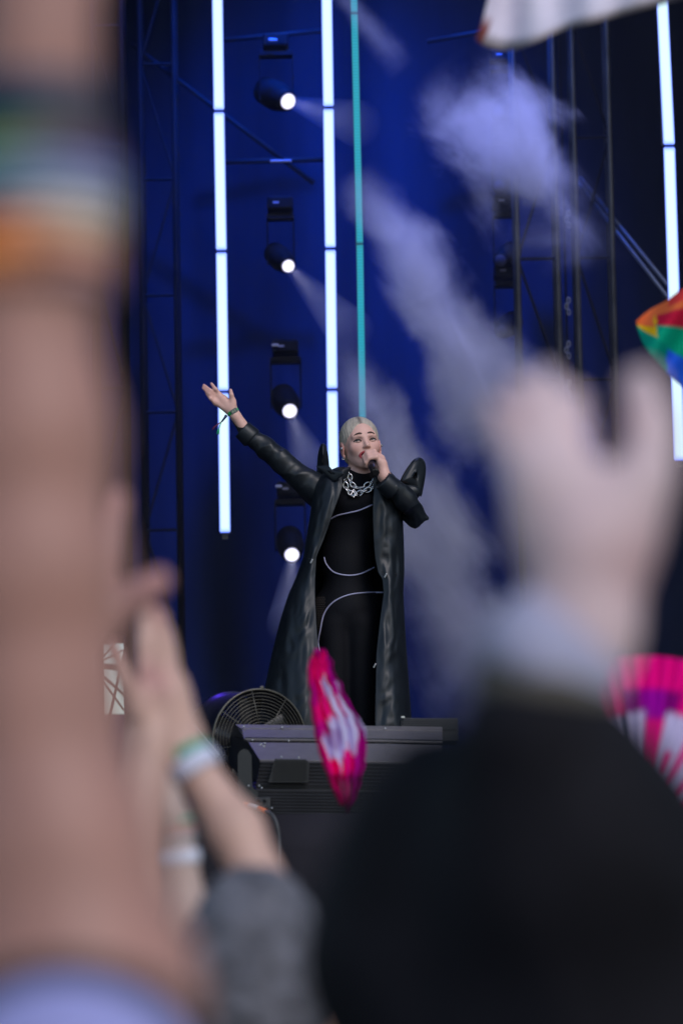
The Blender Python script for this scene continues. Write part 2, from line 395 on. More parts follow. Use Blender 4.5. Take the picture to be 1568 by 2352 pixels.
for k, (px, py, lab) in enumerate(((660, 232, 'top lit moving light between the two white tubes'), (661, 610, 'second lit moving light from the top, above the raised hand'),
                                   (665, 943, 'third lit moving light, level with the raised hand'), (670, 1273, 'lowest lit moving light, left of the coat waist'))):
    t, c, a = moving_head(px, py, 19.0, ((.55, -1, -.52), (.32, -1, -.5), (.16, -1, -.5), (.06, -1, -.5))[k], True, lab, LG, (19, 15, 17, 17)[k])
    # the visible beam in the smoky air
    L = (.9, 1.05, .9, .9)[k]; d = Vector(((.42, -.9, -.36), (.32, -.9, -.52), (.14, -.9, -.5), (.0, -.9, -.5))[k]).normalized()
    mb = MB().tube([c + d * .02, c + d * L], [.028, .12], 20)
    vm = bpy.data.materials.new('beam_air%d' % k); vm.use_nodes = True; n_ = vm.node_tree.nodes; n_.clear()
    out = n_.new('ShaderNodeOutputMaterial'); vs = n_.new('ShaderNodeVolumeScatter'); vs.inputs['Color'].default_value = (.8, .82, 1, 1); vs.inputs['Density'].default_value = .5; vs.inputs['Anisotropy'].default_value = .0
    vm.node_tree.links.new(vs.outputs[0], out.inputs['Volume'])
    b = mb.build('beam', vm, t); b['kind'] = 'stuff'
    ld = bpy.data.lights.new('beam_lamp', 'SPOT'); lo_ = bpy.data.objects.new('beam_lamp', ld); COL.objects.link(lo_)
    ld.energy = 14; ld.spot_size = R(16); ld.spot_blend = .9; ld.shadow_soft_size = .02; ld.color = (.85, .85, 1)
    lo_.location = c + d * .03; lo_.rotation_euler = (-d).to_track_quat('Z', 'Y').to_euler(); lo_.parent = t; lo_.matrix_parent_inverse = Matrix.Translation(-t.location)
for k, py in enumerate((215, 383, 553, 715)):
    t, c, a = moving_head(1143 + k * 3, py + 45, 19.4, (-.3, -1, -.4), False, ('top', 'second', 'third', 'lowest')[k] + ' unlit moving light in the right hand column, in smoke', 'unlit moving lights on the right', 14)
# cross plates between the lamps, their glints put in as pale colour
for k, (px, py, w) in enumerate(((645, 370, 50), (632, 793, 17), (640, 1117, 15), (627, 92, 20))):
    tag(MB().box(W(px, py, 18.9), (M_(w, 18.9), .02, M_(6, 18.9))).build('cross_plate', mat('glint_plate', (.34, .34, .42), .5), None, bevel=.004),
        ['long pale bar under the top moving light', 'short pale plate between second and third moving lights', 'short pale plate above the lowest moving light', 'small pale plate above the top moving light'][k], 'plate')

# ---------------------------------------------- blue stage wash (real lamps above and beside the frame)
def wash(loc, tgt, e, size, col=(0.0, .06, 1.0), name='wash_lamp', spread=120):
    ld = bpy.data.lights.new(name, 'AREA'); ld.energy = e; ld.size = size; ld.color = col; ld.spread = R(spread)
    o = bpy.data.objects.new(name, ld); COL.objects.link(o); o.location = loc
    o.rotation_euler = (Vector(loc) - Vector(tgt)).to_track_quat('Z', 'Y').to_euler(); return o
def spot(loc, tgt, e, ang, col=(0.0, .05, 1.0), blend=1.0):
    ld = bpy.data.lights.new('wash_spot', 'SPOT'); ld.energy = e; ld.spot_size = R(ang); ld.spot_blend = blend; ld.color = col; ld.shadow_soft_size = .15
    o = bpy.data.objects.new('wash_spot', ld); COL.objects.link(o); o.location = loc
    o.rotation_euler = (Vector(loc) - Vector(tgt)).to_track_quat('Z', 'Y').to_euler(); return o
spot((.2, 17.2, 9.6), (.05, 20.6, 5.35), 5800, 38, (0, .085, 1))
spot((-1.6, 17.4, 9.6), (-.75, 20.6, 4.9), 1000, 38, (0, .085, 1))
spot((.4, 18.4, 9.5), (.3, 20.6, 3.6), 700, 60, (0, .09, .8))
# blue-violet wash falling through the smoke, and onto the fan
wash((1.0, 17.0, 9.6), (1.0, 17.0, 4), 38, .8, (.30, .36, 1), spread=50)
spot((-1.3, 16.2, 6.5), (-.50, 12.95, 2.65), 110, 12, (.10, .04, 1))

# ---------------------------------------------- smoke
hz = MB().box((0, 17.6, 6.1), (12.4, 5.6, 7.5)).build('stage_haze', None); hz['kind'] = 'stuff'
hm = bpy.data.materials.new('stage_haze'); hm.use_nodes = True; _n = hm.node_tree.nodes; _n.clear(); _o = _n.new('ShaderNodeOutputMaterial'); _v = _n.new('ShaderNodeVolumeScatter')
_v.inputs['Color'].default_value = (.8, .85, 1, 1); _v.inputs['Density'].default_value = .0035; hm.node_tree.links.new(_v.outputs[0], _o.inputs['Volume']); hz.data.materials.append(hm)
def smoke(name, a, b, w0, w1, dens, label, seed, puff=False, depth=.8, Y=16.8, noise_sc=2.3, col=(.80, .80, .96), thr=.42):
    A = Vector(W(*a, Y)); B = Vector(W(*b, Y)); ax = (B - A); L = ax.length; wmax = max(w0, w1) * Y / FPX
    me = bpy.data.meshes.new(name); bm = bmesh.new(); bmesh.ops.create_cube(bm, size=2); bm.to_mesh(me); bm.free()
    o = bpy.data.objects.new(name, me); COL.objects.link(o)
    z = ax.normalized(); y = Vector((0, 1, 0)); x = y.cross(z).normalized(); y = z.cross(x)
    o.matrix_world = Matrix.Translation((A + B) / 2) @ Matrix((x, y, z)).transposed().to_4x4() @ Matrix.Diagonal((wmax, wmax * depth, L / 2, 1))
    m = bpy.data.materials.new(name); m.use_nodes = True; n = m.node_tree.nodes; l = m.node_tree.links; n.clear()
    out = n.new('ShaderNodeOutputMaterial'); pv = n.new('ShaderNodeVolumePrincipled'); pv.inputs['Color'].default_value = (*col, 1); pv.inputs['Anisotropy'].default_value = -.1
    l.new(pv.outputs[0], out.inputs['Volume']); tc = n.new('ShaderNodeTexCoord'); sp = n.new('ShaderNodeSeparateXYZ'); l.new(tc.outputs['Object'], sp.inputs[0])
    def mt(op, a, b=None, c=None):
        q = n.new('ShaderNodeMath'); q.operation = op
        for i, s in enumerate((a, b, c)):
            if s is None: continue
            if isinstance(s, (int, float)): q.inputs[i].default_value = s
            else: l.new(s, q.inputs[i])
        return q.outputs[0]
    # metric coords for the noise
    mp = n.new('ShaderNodeMapping'); mp.inputs['Scale'].default_value = (wmax * noise_sc, wmax * depth * noise_sc, L / 2 * noise_sc * .7); mp.inputs['Location'].default_value = (seed, seed * .7, 0)
    l.new(tc.outputs['Object'], mp.inputs[0]); nz = n.new('ShaderNodeTexNoise'); nz.inputs['Scale'].default_value = 1.6; nz.inputs['Detail'].default_value = 6; nz.inputs['Roughness'].default_value = .6
    nz.inputs['Distortion'].default_value = .35
    l.new(mp.outputs[0], nz.inputs[0])
    zz = sp.outputs[2]; t = mt('MULTIPLY_ADD', zz, .5, .5)                      # 0..1 along plume
    w = mt('MULTIPLY_ADD', t, (w1 - w0) / max(w0, w1), w0 / max(w0, w1))        # relative radius
    rr = mt('DIVIDE', mt('SQRT', mt('ADD', mt('POWER', sp.outputs[0], 2), mt('POWER', sp.outputs[1], 2))), w)
    if puff: rr = mt('SQRT', mt('ADD', mt('ADD', mt('POWER', sp.outputs[0], 2), mt('POWER', sp.outputs[1], 2)), mt('POWER', mt('MULTIPLY_ADD', sp.outputs[2], .78, .10), 2)))
    body = mt('SUBTRACT', 1.0, rr)
    endf = mt('MULTIPLY', mt('SMOOTH_MIN', mt('MULTIPLY', t, 5), 1.0, .3), mt('SMOOTH_MIN', mt('MULTIPLY', mt('SUBTRACT', 1, t), 2.0), 1.0, .3))
    val = mt('POWER', mt('MAXIMUM', mt('SUBTRACT', mt('ADD', mt('MULTIPLY', nz.outputs[0], 1.7), mt('MULTIPLY', body, 1.0)), 1.06), 0), 1.5)
    d = mt('MULTIPLY', mt('MULTIPLY', mt('MAXIMUM', val, 0), endf), dens)
    d = mt('MULTIPLY', d, mt('GREATER_THAN', body, 0))
    l.new(d, pv.inputs['Density']); me.materials.append(m)
    tag(o, label, 'smoke', 'plumes of stage smoke', 'stuff'); return o
smoke('smoke_plume', (1010, 150), (1380, 640), 200, 200, 15, 'pale upper smoke puff in front of the right truss tower', 3.1, True)
smoke('smoke_plume', (810, 390), (1310, 1200), 80, 270, 16, 'long diagonal smoke plume drifting down to the blurred hand', 9.7)
smoke('smoke_plume', (780, 780), (1190, 1680), 80, 250, 15, 'lower smoke plume rising behind the singer\'s shoulder', 17.3)
smoke('smoke_plume', (740, -60), (930, 160), 40, 70, 9, 'small faint smoke puff at the top beside the teal tube', 23.3)
# ================================================================== THE SINGER
SY = 14.5
def S(px, py, dy=0.): return W(px, py, SY + dy)
PX = SY / FPX * 1.0
black_leather = mat('black_leather', (.012, .016, .022), .41, var=.25, vscale=9, bump=.10, bscale=22, spec=.45)
leather_in = mat('coat_lining', (.008, .008, .01), .8)
suit_m = mat('bodysuit_knit', (.004, .0045, .008), .7, var=.2, bump=.1, bscale=300, spec=.2)
pipe_m = mat('reflective_piping', (.42, .42, .62), .45)
chrome = mat('chrome', (.75, .74, .76), .18, metal=1., var=.1)
skin_m = mat('singer_skin', (.6, .42, .36), .48, var=.05, vscale=30, attr='tint', spec=.4)
skin_m.node_tree.nodes['Principled BSDF'].inputs['Subsurface Weight'].default_value = .0
singer = empty('person', S(800, 2010, .02), 'blonde singer in long black leather coat singing with one arm raised', 'person')

def rotm(yaw, pitch, roll):
    return np.array((Matrix.Rotation(R(roll), 3, 'Y') @ Matrix.Rotation(R(yaw), 3, 'Z') @ Matrix.Rotation(R(pitch), 3, 'X')))
HR = rotm(13, -5, -6); HC = S(829, 1024, 0.0); HS = .97
def H(x, y, z): return HC + HR @ (np.array([x, y, z], float) * HS)
def hell(c, r, k=.008, sub=False, rot=None):
    return ell(H(*c), np.array(r) * HS, HR if rot is None else HR @ rot, k, sub)
def hcap(a, b, ra, rb=None, k=.006, sub=False): return cap(H(*a), H(*b), ra * HS, (ra if rb is None else rb) * HS, k, sub)
head = [hell((0, .018, .036), (.070, .090, .078)), hell((0, -.012, .0), (.062, .072, .085), .02),
        hell((0, -.024, -.044), (.043, .056, .052), .03), hell((0, -.056, -.083), (.018, .020, .017), .03),
        hcap((-.041, .0, -.048), (-.018, -.056, -.084), .014, .012, .025), hcap((.041, .0, -.048), (.018, -.056, -.084), .014, .012, .025),
        hell((-.036, -.054, -.020), (.022, .020, .020), .022), hell((.036, -.054, -.020), (.022, .020, .020), .022),
        hcap((-.040, -.066, .023), (-.012, -.078, .020), .008, .008, .014), hcap((.040, -.066, .023), (.012, -.078, .020), .008, .008, .014),
        hell((-.030, -.088, .004), (.017, .014, .011), .010, True), hell((.030, -.088, .004), (.017, .014, .011), .010, True),
        # eyeball lids
        hell((-.030, -.066, .003), (.0135, .0125, .0115), .004), hell((.030, -.066, .003), (.0135, .0125, .0115), .004),
        # nose
        hcap((0, -.074, .014), (0, -.098, -.022), .0065, .0095, .010), hell((-.0095, -.090, -.027), (.0070, .0085, .0062), .005), hell((.0095, -.090, -.027), (.0070, .0085, .0062), .005),
        hell((0, -.100, -.024), (.0085, .008, .0075), .005),
        hell((-.0055, -.092, -.034), (.0035, .006, .0035), .002, True), hell((.0055, -.092, -.034), (.0035, .006, .0035), .002, True),
        # lips round an open mouth
        hell((-.006, -.068, -.058), (.026, .020, .019), .010), hcap((-.026, -.070, -.054), (.012, -.084, -.049), .0058, .0055, .004),
        hcap((-.024, -.070, -.066), (.010, -.081, -.069), .0058, .0055, .004),
        hell((-.008, -.088, -.058), (.019, .028, .0095), .003, True),
        # ears
        hell((-.075, .012, -.006), (.007, .020, .031), .006), hell((.075, .012, -.006), (.007, .020, .031), .006),
        hell((-.083, .004, -.006), (.005, .010, .015), .004, True), hell((.083, .004, -.006), (.005, .010, .015), .004, True),
        hell((-.073, .006, -.038), (.006, .009, .009), .004), hell((.073, .006, -.038), (.006, .009, .009), .004)]
neck = [cap(H(0, .026, -.05), S(831, 1112, .03), .044, .052, .02)]
# ---- open raised hand (image left)
def hp(zx, zy, dy=-.02): return S(451.6 + zx * .112, 865.5 + zy * .112, dy)
hand_l = []
for (b, m, t, r0, r1) in (((480, 370), (385, 250), (303, 140), .0078, .0060), ((415, 400), (280, 285), (150, 172), .0080, .0062),
                          ((390, 470), (260, 350), (133, 228), .0076, .0060), ((385, 545), (290, 450), (200, 345), .0070, .0056)):
    hand_l += chain([hp(*b, -.02), hp(*m, -.035), hp(*t, -.030)], [r0 * 1.05, r0, r1], .004)
hand_l += [cap(hp(470, 400), hp(680, 640), .012, .014, .01), cap(hp(410, 520), hp(660, 700), .012, .014, .012), cap(hp(560, 460), hp(740, 640), .015, .015, .012),
           ell(hp(745, 530, -.03), (.014, .013, .022), k=.01), cap(hp(735, 500, -.03), hp(715, 370, -.04), .0105, .0085, .006), cap(hp(715, 370, -.04), hp(698, 275, -.035), .0085, .0068, .004),
           cap(hp(700, 650), hp(800, 800), .020, .0195, .012), cap(hp(800, 800), S(575, 1003, 0), .0195, .026, .01)]
sh_l = S(738, 1112, .02); sh_r = S(900, 1122, .02); elb_r = S(948, 1178, -.05); wri_r = S(882, 1094, -.15)
arms = [cap(S(575, 1003, 0), S(645, 1061, .01), .026, .028, .02), cap(S(645, 1061, .01), S(735, 1126, .02), .028, .028, .02),
        cap(sh_r, S(940, 1170, -.05), .036, .022, .02), cap(S(940, 1170, -.05), S(900, 1115, -.14), .022, .022, .02), cap(S(900, 1115, -.14), wri_r, .024, .0205, .01)]
# ---- fist round the microphone
mA = S(850, 1058, -.128); mB = S(863, 1090, -.235); mdir = (mB - mA) / np.linalg.norm(mB - mA)
e1 = np.cross(mdir, [0, 0, 1.]); e1 /= np.linalg.norm(e1)
if e1[0] < 0: e1 = -e1
e2 = np.cross(e1, mdir)
if e2[2] < 0: e2 = -e2
def mic(s, ang, rad): return mA + mdir * s + (e1 * math.cos(R(ang)) + e2 * math.sin(R(ang))) * rad
fist = []
for i in range(4):
    s = -.020 + i * .0170; rr = .0225 if i < 3 else .021
    fist += chain([mic(s, 18, .034), mic(s, 62, .033), mic(s - .001, 115, .0265), mic(s, 165, .023), mic(s, 215, .021)], [.0095, .0095, .0085, .008, .0072], .003)
fist += [cap(mic(-.018, 10, .034), mic(.035, 10, .036), .013, .013, .010), cap(mic(-.002, 5, .040), wri_r, .019, .020, .014), cap(mic(.035, 5, .040), wri_r, .018, .020, .014),
         cap(mic(.025, -25, .034), mic(-.015, -70, .026), .011, .009, .008), cap(mic(-.015, -70, .026), mic(-.027, -120, .022), .009, .0075, .004)]
torso = [ell(S(812, 1165, .02), (.125, .075, .15), k=.03), ell(S(798, 1290, .02), (.095, .065, .15), k=.04), ell(S(798, 1400, .03), (.125, .08, .11), k=.04),
         cap(S(764, 1126, .03), S(880, 1130, .03), .042, .042, .02),
         cap(S(768, 1440, .02), S(772, 1690, .01), .066, .046, .02), cap(S(772, 1690, .01), S(768, 1960, .03), .046, .033, .02),
         cap(S(830, 1440, .02), S(832, 1690, .01), .066, .046, .02), cap(S(832, 1690, .01), S(836, 1960, .03), .046, .033, .02)]
def skin_col(v):
    c = np.tile([.88, .52, .43], (len(v), 1)); q = ((v - HC) @ HR) / HS
    def g(p, s, w): return (np.exp(-(((q - p) / s) ** 2).sum(1)) * w)[:, None]
    def mixc(col, k):
        nonlocal c; k = np.clip(k, 0, 1); c = c * (1 - k) + np.array(col) * k
    for s in (-1, 1):
        mixc((.62, .27, .24), g((s * .042, -.06, -.024), (.02, .03, .018), .55))
        mixc((.62, .20, .18), g((s * .08, .01, -.006), (.014, .03, .035), .8))
        mixc((.20, .11, .10), g((s * .031, -.075, .010), (.018, .03, .007), .85))
    # lips
    x, y, z = q[:, 0] + .008, q[:, 1], q[:, 2] + .058
    lip = ((np.abs(x) < .026) & (y < -.045) & (y > -.092) & (((x / .026) ** 2 + (z / .0165) ** 2) < 1)).astype(float)[:, None]; mixc((.42, .03, .05), lip * .95)
    mouth = ((y > -.076) & (((x / .019) ** 2 + (z / .0105) ** 2) < 1) & (y < -.03)).astype(float)[:, None]; mixc((.06, .012, .012), mouth)
    # fingertips a little pinker
    for P in (hp(303, 140), hp(150, 172), hp(133, 228), hp(200, 345), hp(698, 275)):
        d = np.linalg.norm(v - P, axis=1); mixc((.65, .30, .26), (np.exp(-(d / .025) ** 2) * .6)[:, None])
    return c
blob('body', head + neck + torso + arms + hand_l + fist, .0036, skin_m, singer, 1, skin_col)

# ---- eyes, brows, lashes, teeth
eye_m = mat('eye', (.6, .58, .57), .15, attr='tint', var=.02)
for s in (-1, 1):
    bm = bmesh.new(); bmesh.ops.create_uvsphere(bm, u_segments=24, v_segments=16, radius=.0122)
    vs = [np.array(v.co) for v in bm.verts]; fs = [tuple(v.index for v in f.verts) for f in bm.faces]; bm.free()
    look = np.array([-.35, -1, .02]) if s < 0 else np.array([-.30, -1, .0]); look = look / np.linalg.norm(look)
    cols = [(.03, .035, .035) if (v / .0122) @ look > .90 else (.50, .46, .46) for v in vs]
    c = H(s * .030, -.0695, .0025)
    # show only the almond between the lids: squash vertically
    pts = [c + HR @ (v * np.array([1.05, .74, .42 if s > 0 else .52])) for v in vs]
    mesh('eye', pts, fs, eye_m, singer, True, np.array(cols))
    P = [H(s * .0155, -.078, -.0005), H(s * .022, -.0805, .0052), H(s * .030, -.0805, .0075), H(s * .038, -.0775, .0062), H(s * .0455, -.070, .0012)]
    MB().tube(catmull(P, 4), [.0008] + [.0022] * 14 + [.0026, .0012], 6).build('eyelashes', mat('lash_black', (.015, .012, .012), .6), singer, True)
    P = [H(s * .0155, -.0775, -.001), H(s * .030, -.0795, -.0048), H(s * .044, -.071, -.001)]
    MB().tube(catmull(P, 4), [.0006] + [.0012] * 7 + [.0006], 6).build('lower_lashes', mat('soft_lash', (.10, .06, .055), .6), singer, True)
    P = [H(s * .012, -.086, .0285), H(s * .022, -.086, .0315), H(s * .035, -.079, .0290), H(s * .048, -.066, .0195)]
    rs = np.interp(np.linspace(0, 1, 25), [0, .2, .7, 1], [.0022, .0028, .0022, .0010])
    MB().tube(catmull(P, 8), list(rs), 8).build('eyebrow', mat('brow_hair', (.15, .10, .08), .8, bump=.5, bscale=400), singer, True)
mb = MB(); mb.tube([H(-.020, -.064, -.0515), H(-.008, -.074, -.0510), (H(.006, -.074, -.0510))], .0022, 6); mb.build('teeth', mat('teeth', (.7, .68, .62), .3), singer, True)
for s, (a) in ((-1, 0), (1, 0)):
    MB().tube([H(s * .079, .000, -.006), H(s * .084, -.004, -.004)], [.0065, .005], 10).build('earpiece', mat('earpiece', (.35, .36, .4), .2, metal=.4), singer, True)
    MB().tube([H(s * .078, .004, -.045) + np.array([.004 * math.cos(a_), 0, .004 * math.sin(a_)]) for a_ in np.linspace(0, 6.283, 10, endpoint=False)], .0012, 6, closed=True).build('earring', chrome, singer, True)
# ---- slicked back hair
hair_m = mat('ash_blonde_hair', (.42, .37, .31), .42, var=.22, vscale=30, bump=.6, bscale=90, stretch=(3.5, .5, .5), attr='tint')
def hair_col(v):
    q = ((v - HC) @ HR) / HS; c = np.tile([.60, .52, .43], (len(v), 1))
    k = np.clip(np.exp(-((q[:, 0] + .004) / .007) ** 2) * (q[:, 1] < .04) * .8, 0, 1)[:, None]
    return c * (1 - k) + np.array([.13, .105, .09]) * k
hair = [hell((0, .020, .036), (.0770, .096, .0850), .01), hell((0, .045, -.02), (.064, .062, .06), .03),
        hell((0, -.120, -.035), (.066, .112, .127), .006, True), hell((0, -.05, -.075), (.12, .1, .06), .01, True),
        hell((0, .075, -.075), (.035, .03, .05), .02)]
blob('hair', hair, .003, hair_m, singer, 1, hair_col, disp=lambda v:   .0004 * np.sin(((v - HC) @ HR)[:, 0] * 900))
# ---- bodysuit
def grow(p, g):
    if p[0] == 'c': return ('c', p[1], p[2], p[3] + g, p[4] + g, p[5], p[6])
    return ('e', p[1], p[2] + g, p[3], 0, p[5], p[6])
suit_p = [grow(p, .006) for p in torso] + [cap(S(832, 1092, .03), S(830, 1120, .03), .053, .062, .02), ell(S(800, 1150, -.045), (.05, .04, .05), k=.04), ell(S(843, 1150, -.045), (.05, .04, .05), k=.04),
          cap(S(768, 1960, .03), S(764, 2008, -.05), .042, .035, .02), cap(S(836, 1960, .03), S(842, 2008, -.05), .042, .035, .02)]
suit = blob('bodysuit', suit_p, .006, suit_m, singer, 1)
def bvh(o):
    me = o.data; return BVHTree.FromPolygons([v.co for v in me.vertices], [tuple(p.vertices) for p in me.polygons])
CAMP = Vector((0, 0, CAMZ))
def on(tree, px, py, off=.002, Y=SY):
    d = (V(px, py, Y) - CAMP).normalized(); h = tree.ray_cast(CAMP, d)
    return (h[0] - d * off) if h[0] else V(px, py, Y)
bt = bvh(suit)
for k, P in enumerate((((757, 1193), (775, 1184), (800, 1178), (825, 1172), (856, 1159)), ((744, 1280), (750, 1297), (768, 1315), (800, 1321.5), (830, 1317), (860, 1303)),
                       ((881, 1361), (842, 1361), (800, 1366.5), (765, 1383), (744, 1410), (735, 1450), (731, 1474), (735, 1500), (741, 1530)))):
    MB().tube([on(bt, *q) for q in catmull(P, 6)], .0029, 8).build('piping', pipe_m, suit, True)
# fishnet diamonds in the mesh panel at the hip
mb = MB()
for i in range(7):
    for j in range(24):
        px = 724 + i * 4 + (j % 2) * 2; py = 1372 + j * 4.2
        if px > 724 + (1400 - py) * -.0 and px < 750 - max(0, (py - 1395)) * .17 - 3:
            q = on(bt, px, py, .001); mb.box(q, (.0028, .002, .0028), Matrix.Rotation(R(45), 3, 'Y'))
nm = mb.build('net_holes', mat('net_skin', (.07, .055, .05), .6), suit); nm['kind'] = 'stuff'

# ---- coat body
rows = [(1074, 776, 790, 858, 878, .05), (1086, 748, 783, 863, 896, .085), (1098, 733, 786, 862, 908, .10), (1115, 725, 787, 860, 914, .115), (1140, 720, 779, 857, 919, .125), (1182, 715, 763, 856, 922, .13),
        (1240, 706, 743, 858, 924, .13), (1280, 700, 726, 861, 925, .13), (1316, 687, 724, 868, 925, .135), (1330, 682, 723, 878, 924, .14), (1362, 667, 723, 881, 922, .15), (1420, 648, 726, 873, 925, .17),
        (1500, 628, 731, 864, 930, .19), (1600, 607, 738, 862, 937, .21), (1700, 590, 742, 861, 944, .225), (1850, 575, 746, 860, 952, .24)]
R_ = np.array(rows, float); ys = np.concatenate([np.linspace(1074, 1120, 8), np.linspace(1128, 1850, 110)])
def rowat(y): return [float(np.interp(y, R_[:, 0], R_[:, i])) for i in range(1, 6)]
NS = 120; v = []; f = []
for j, y in enumerate(ys):
    lo, li, ri, ro, dp = rowat(y); cy = .03; hang = max(0, (y - 1330) / 500)
    P = [(li, -dp - .004), ((li * .55 + lo * .45), -dp * 1.0), (lo + (li - lo) * .12, -dp * .62), (lo, cy), (lo * .85 + ro * .15, dp * .95 + cy), (lo * .5 + ro * .5, dp * 1.15 + cy), (lo * .15 + ro * .85, dp * .95 + cy), (ro, cy), (ro - (ro - ri) * .12, -dp * .62), ((ri * .55 + ro * .45), -dp), (ri, -dp - .004)]
    C = catmull([(a, b, 0) for a, b in P], 12); C = np.array(C)
    for i, q in enumerate(C):
        px, d = q[0], q[1]
        ed = min(i, len(C) - 1 - i) / 8.0; amp = min(1, ed)
        fl = mnoise.noise(Vector((px * .035, d * 6, y * .004 + 3))) * .022 * hang + mnoise.noise(Vector((px * .07 + 9, d * 9, y * .010))) * .007 + (1 - 2 * abs(mnoise.noise(Vector((px * .05 - 4, d * 7, y * .028 + px * .02))))) * .007
        nd = -1 if d < 0 else 1
        v.append(S(px + amp * fl * 60 * (1 if abs(d) < dp * .7 else .2) * (-1 if px < 800 else 1) * .3, y, d + nd * fl * amp))
NC = len(C)
for j in range(len(ys) - 1):
    for i in range(NC - 1): a = j * NC + i; f.append((a, a + 1, a + NC + 1, a + NC))
coat = mesh('coat', v, f, black_leather, singer, True)
md = coat.modifiers.new('thick', 'SOLIDIFY'); md.thickness = .005; md.offset = 0
# sleeves
slv = chain([S(578, 1006, 0), S(612, 1030, 0), S(650, 1062, .0), S(690, 1097, .01), S(726, 1125, .02)], [.035, .039, .043, .048, .056], .015) + [cap(S(726, 1125, .02), S(752, 1140, .03), .056, .066, .03)]
fa = fold(S(578, 1006) - S(726, 1125), 9, .005, 3., .9); fb = fold(S(578, 1006) - S(726, 1125) + np.array([0, .1, .12]), 20, .0028, 8., .4)
blob('sleeve', slv, .005, black_leather, coat, 2, disp=lambda v: fa(v) + fb(v))
slr = [cap(S(900, 1124, .03), S(922, 1158, .01), .046, .046, .02), cap(S(922, 1158, .01), S(950, 1193, -.04), .046, .033, .015), cap(S(957, 1184, -.055), S(930, 1145, -.12), .034, .042, .008),
       cap(S(930, 1145, -.12), S(896, 1116, -.155), .042, .035, .015), cap(S(958, 1184, -.05), S(980, 1190, -.05), .028, .013, .012), ell(S(938, 1130, .0), (.045, .04, .03), k=.03)]
fc = fold(S(962, 1192) - S(898, 1122), 11, .006, 1.7, .8); fd = fold(np.array([1., .3, .6]), 24, .003, 4., .4)
blob('sleeve', slr, .005, black_leather, coat, 2, disp=lambda v: fc(v) + fd(v))
# cuffs
def cuff(a, b, ra, rb, name='cuff', m=black_leather):
    a = Vector(a); b = Vector(b); d = (b - a).normalized()
    pts = [a + d * .012, a + d * .002, a, a + d * .004, b - d * .006, b, b + d * .004]
    o = MB().tube(pts, [ra * .80, ra * .92, ra * 1.0, ra * 1.03, rb * 1.04, rb * 1.02, rb * .9], 28, cap=False).build(name, m, coat, True); return o
cuff(S(556, 986, -.005), S(579, 1007, 0), .037, .040); cuff(S(878, 1103, -.165), S(905, 1127, -.145), .037, .040)
MB().tube([Vector(S(557, 987, -.005)), Vector(S(566, 995, -.003))], [.033, .033], 24).build('cuff_lining', leather_in, coat, True)
MB().tube([Vector(S(880, 1105, -.163)), Vector(S(890, 1114, -.155))], [.033, .033], 24).build('cuff_lining', leather_in, coat, True)
# lace under-sleeve at the raised wrist
lace = mat('lace', (.01, .01, .012), .8)
n = lace.node_tree.nodes; l = lace.node_tree.links; vo = n.new('ShaderNodeTexVoronoi'); vo.inputs['Scale'].default_value = 95; vo.feature = 'DISTANCE_TO_EDGE'; tc = n.new('ShaderNodeTexCoord'); l.new(tc.outputs['Object'], vo.inputs[0])
cr = n.new('ShaderNodeValToRGB'); cr.color_ramp.elements[0].position = .22; cr.color_ramp.elements[1].position = .30; cr.color_ramp.elements[0].color = (.01, .01, .012, 1); cr.color_ramp.elements[1].color = (.22, .17, .16, 1)
l.new(vo.outputs[0], cr.inputs[0]); l.new(cr.outputs[0], n['Principled BSDF'].inputs['Base Color'])
MB().tube([Vector(S(543, 960, -.008)), Vector(S(551, 970, -.008)), Vector(S(566, 992, -.004))], [.0215, .0235, .028], 28, cap=False).build('lace_sleeve', lace, singer, True)
# pointed shoulder wings
def pillow(name, poly, thick, dy, m, parent, dyfn=None, puff=1.):
    c = np.mean(poly, 0); P = np.array(catmull([(*p, 0) for p in poly] + [(*poly[0], 0)], 5))[:-1, :2]; n = len(P); v = []; f = []
    lv = [(1, 0), (.97, .28), (.88, .55), (.68, .82), (.4, .96), (.15, 1.0)]
    rings = [(s, -t) for s, t in lv[::-1]] + lv[1:]
    for s, t in rings:
        for p in P:
            q = c + (p - c) * s; d = dy + (dyfn(*q) if dyfn else 0) + t * thick * puff; v.append(S(q[0], q[1], d))
    for j in range(len(rings) - 1):
        for i in range(n): f.append((j * n + i, j * n + (i + 1) % n, (j + 1) * n + (i + 1) % n, (j + 1) * n + i))
    f += [tuple(range(n)), tuple((len(rings) - 1) * n + k for k in range(n))[::-1]]
    return mesh(name, v, f, m, parent, True)
w1 = pillow('shoulder_wing', [(916, 1108), (926, 1088), (938, 1069), (950, 1055), (963, 1050.5), (973, 1057), (977.5, 1070), (977, 1090), (972, 1120), (966, 1141), (952, 1124), (935, 1114)], .028, -.01, black_leather, coat, lambda x, y: (x - 940) * .0011 + .003 * math.sin((x + y * .35) * .16) )
w2 = pillow('shoulder_wing', [(727, 1090), (728, 1062), (731, 1038), (737, 1021), (742, 1018.5), (748, 1023), (753, 1042), (756, 1070), (757, 1092), (742, 1100)], .02, .03, black_leather, coat, lambda x, y: -.012 * math.cos((x - 742) * .3))
bw = bvh(w1)
def seam(tree, P, r, name, m, parent, off=.0, n=6): return MB().tube([on(tree, *q, off) for q in catmull(P, n)], r, 6).build(name, m, parent, True)
seam(bw, ((922, 1103), (934, 1082), (948, 1064), (963, 1056), (971, 1064)), .0016, 'seam', black_leather, coat)
ct = bvh(coat)
for P in (((905, 1116), (925, 1136), (955, 1165), (983, 1190)), ((600, 1040), (640, 1078), (676, 1112), (706, 1146))):
    pass
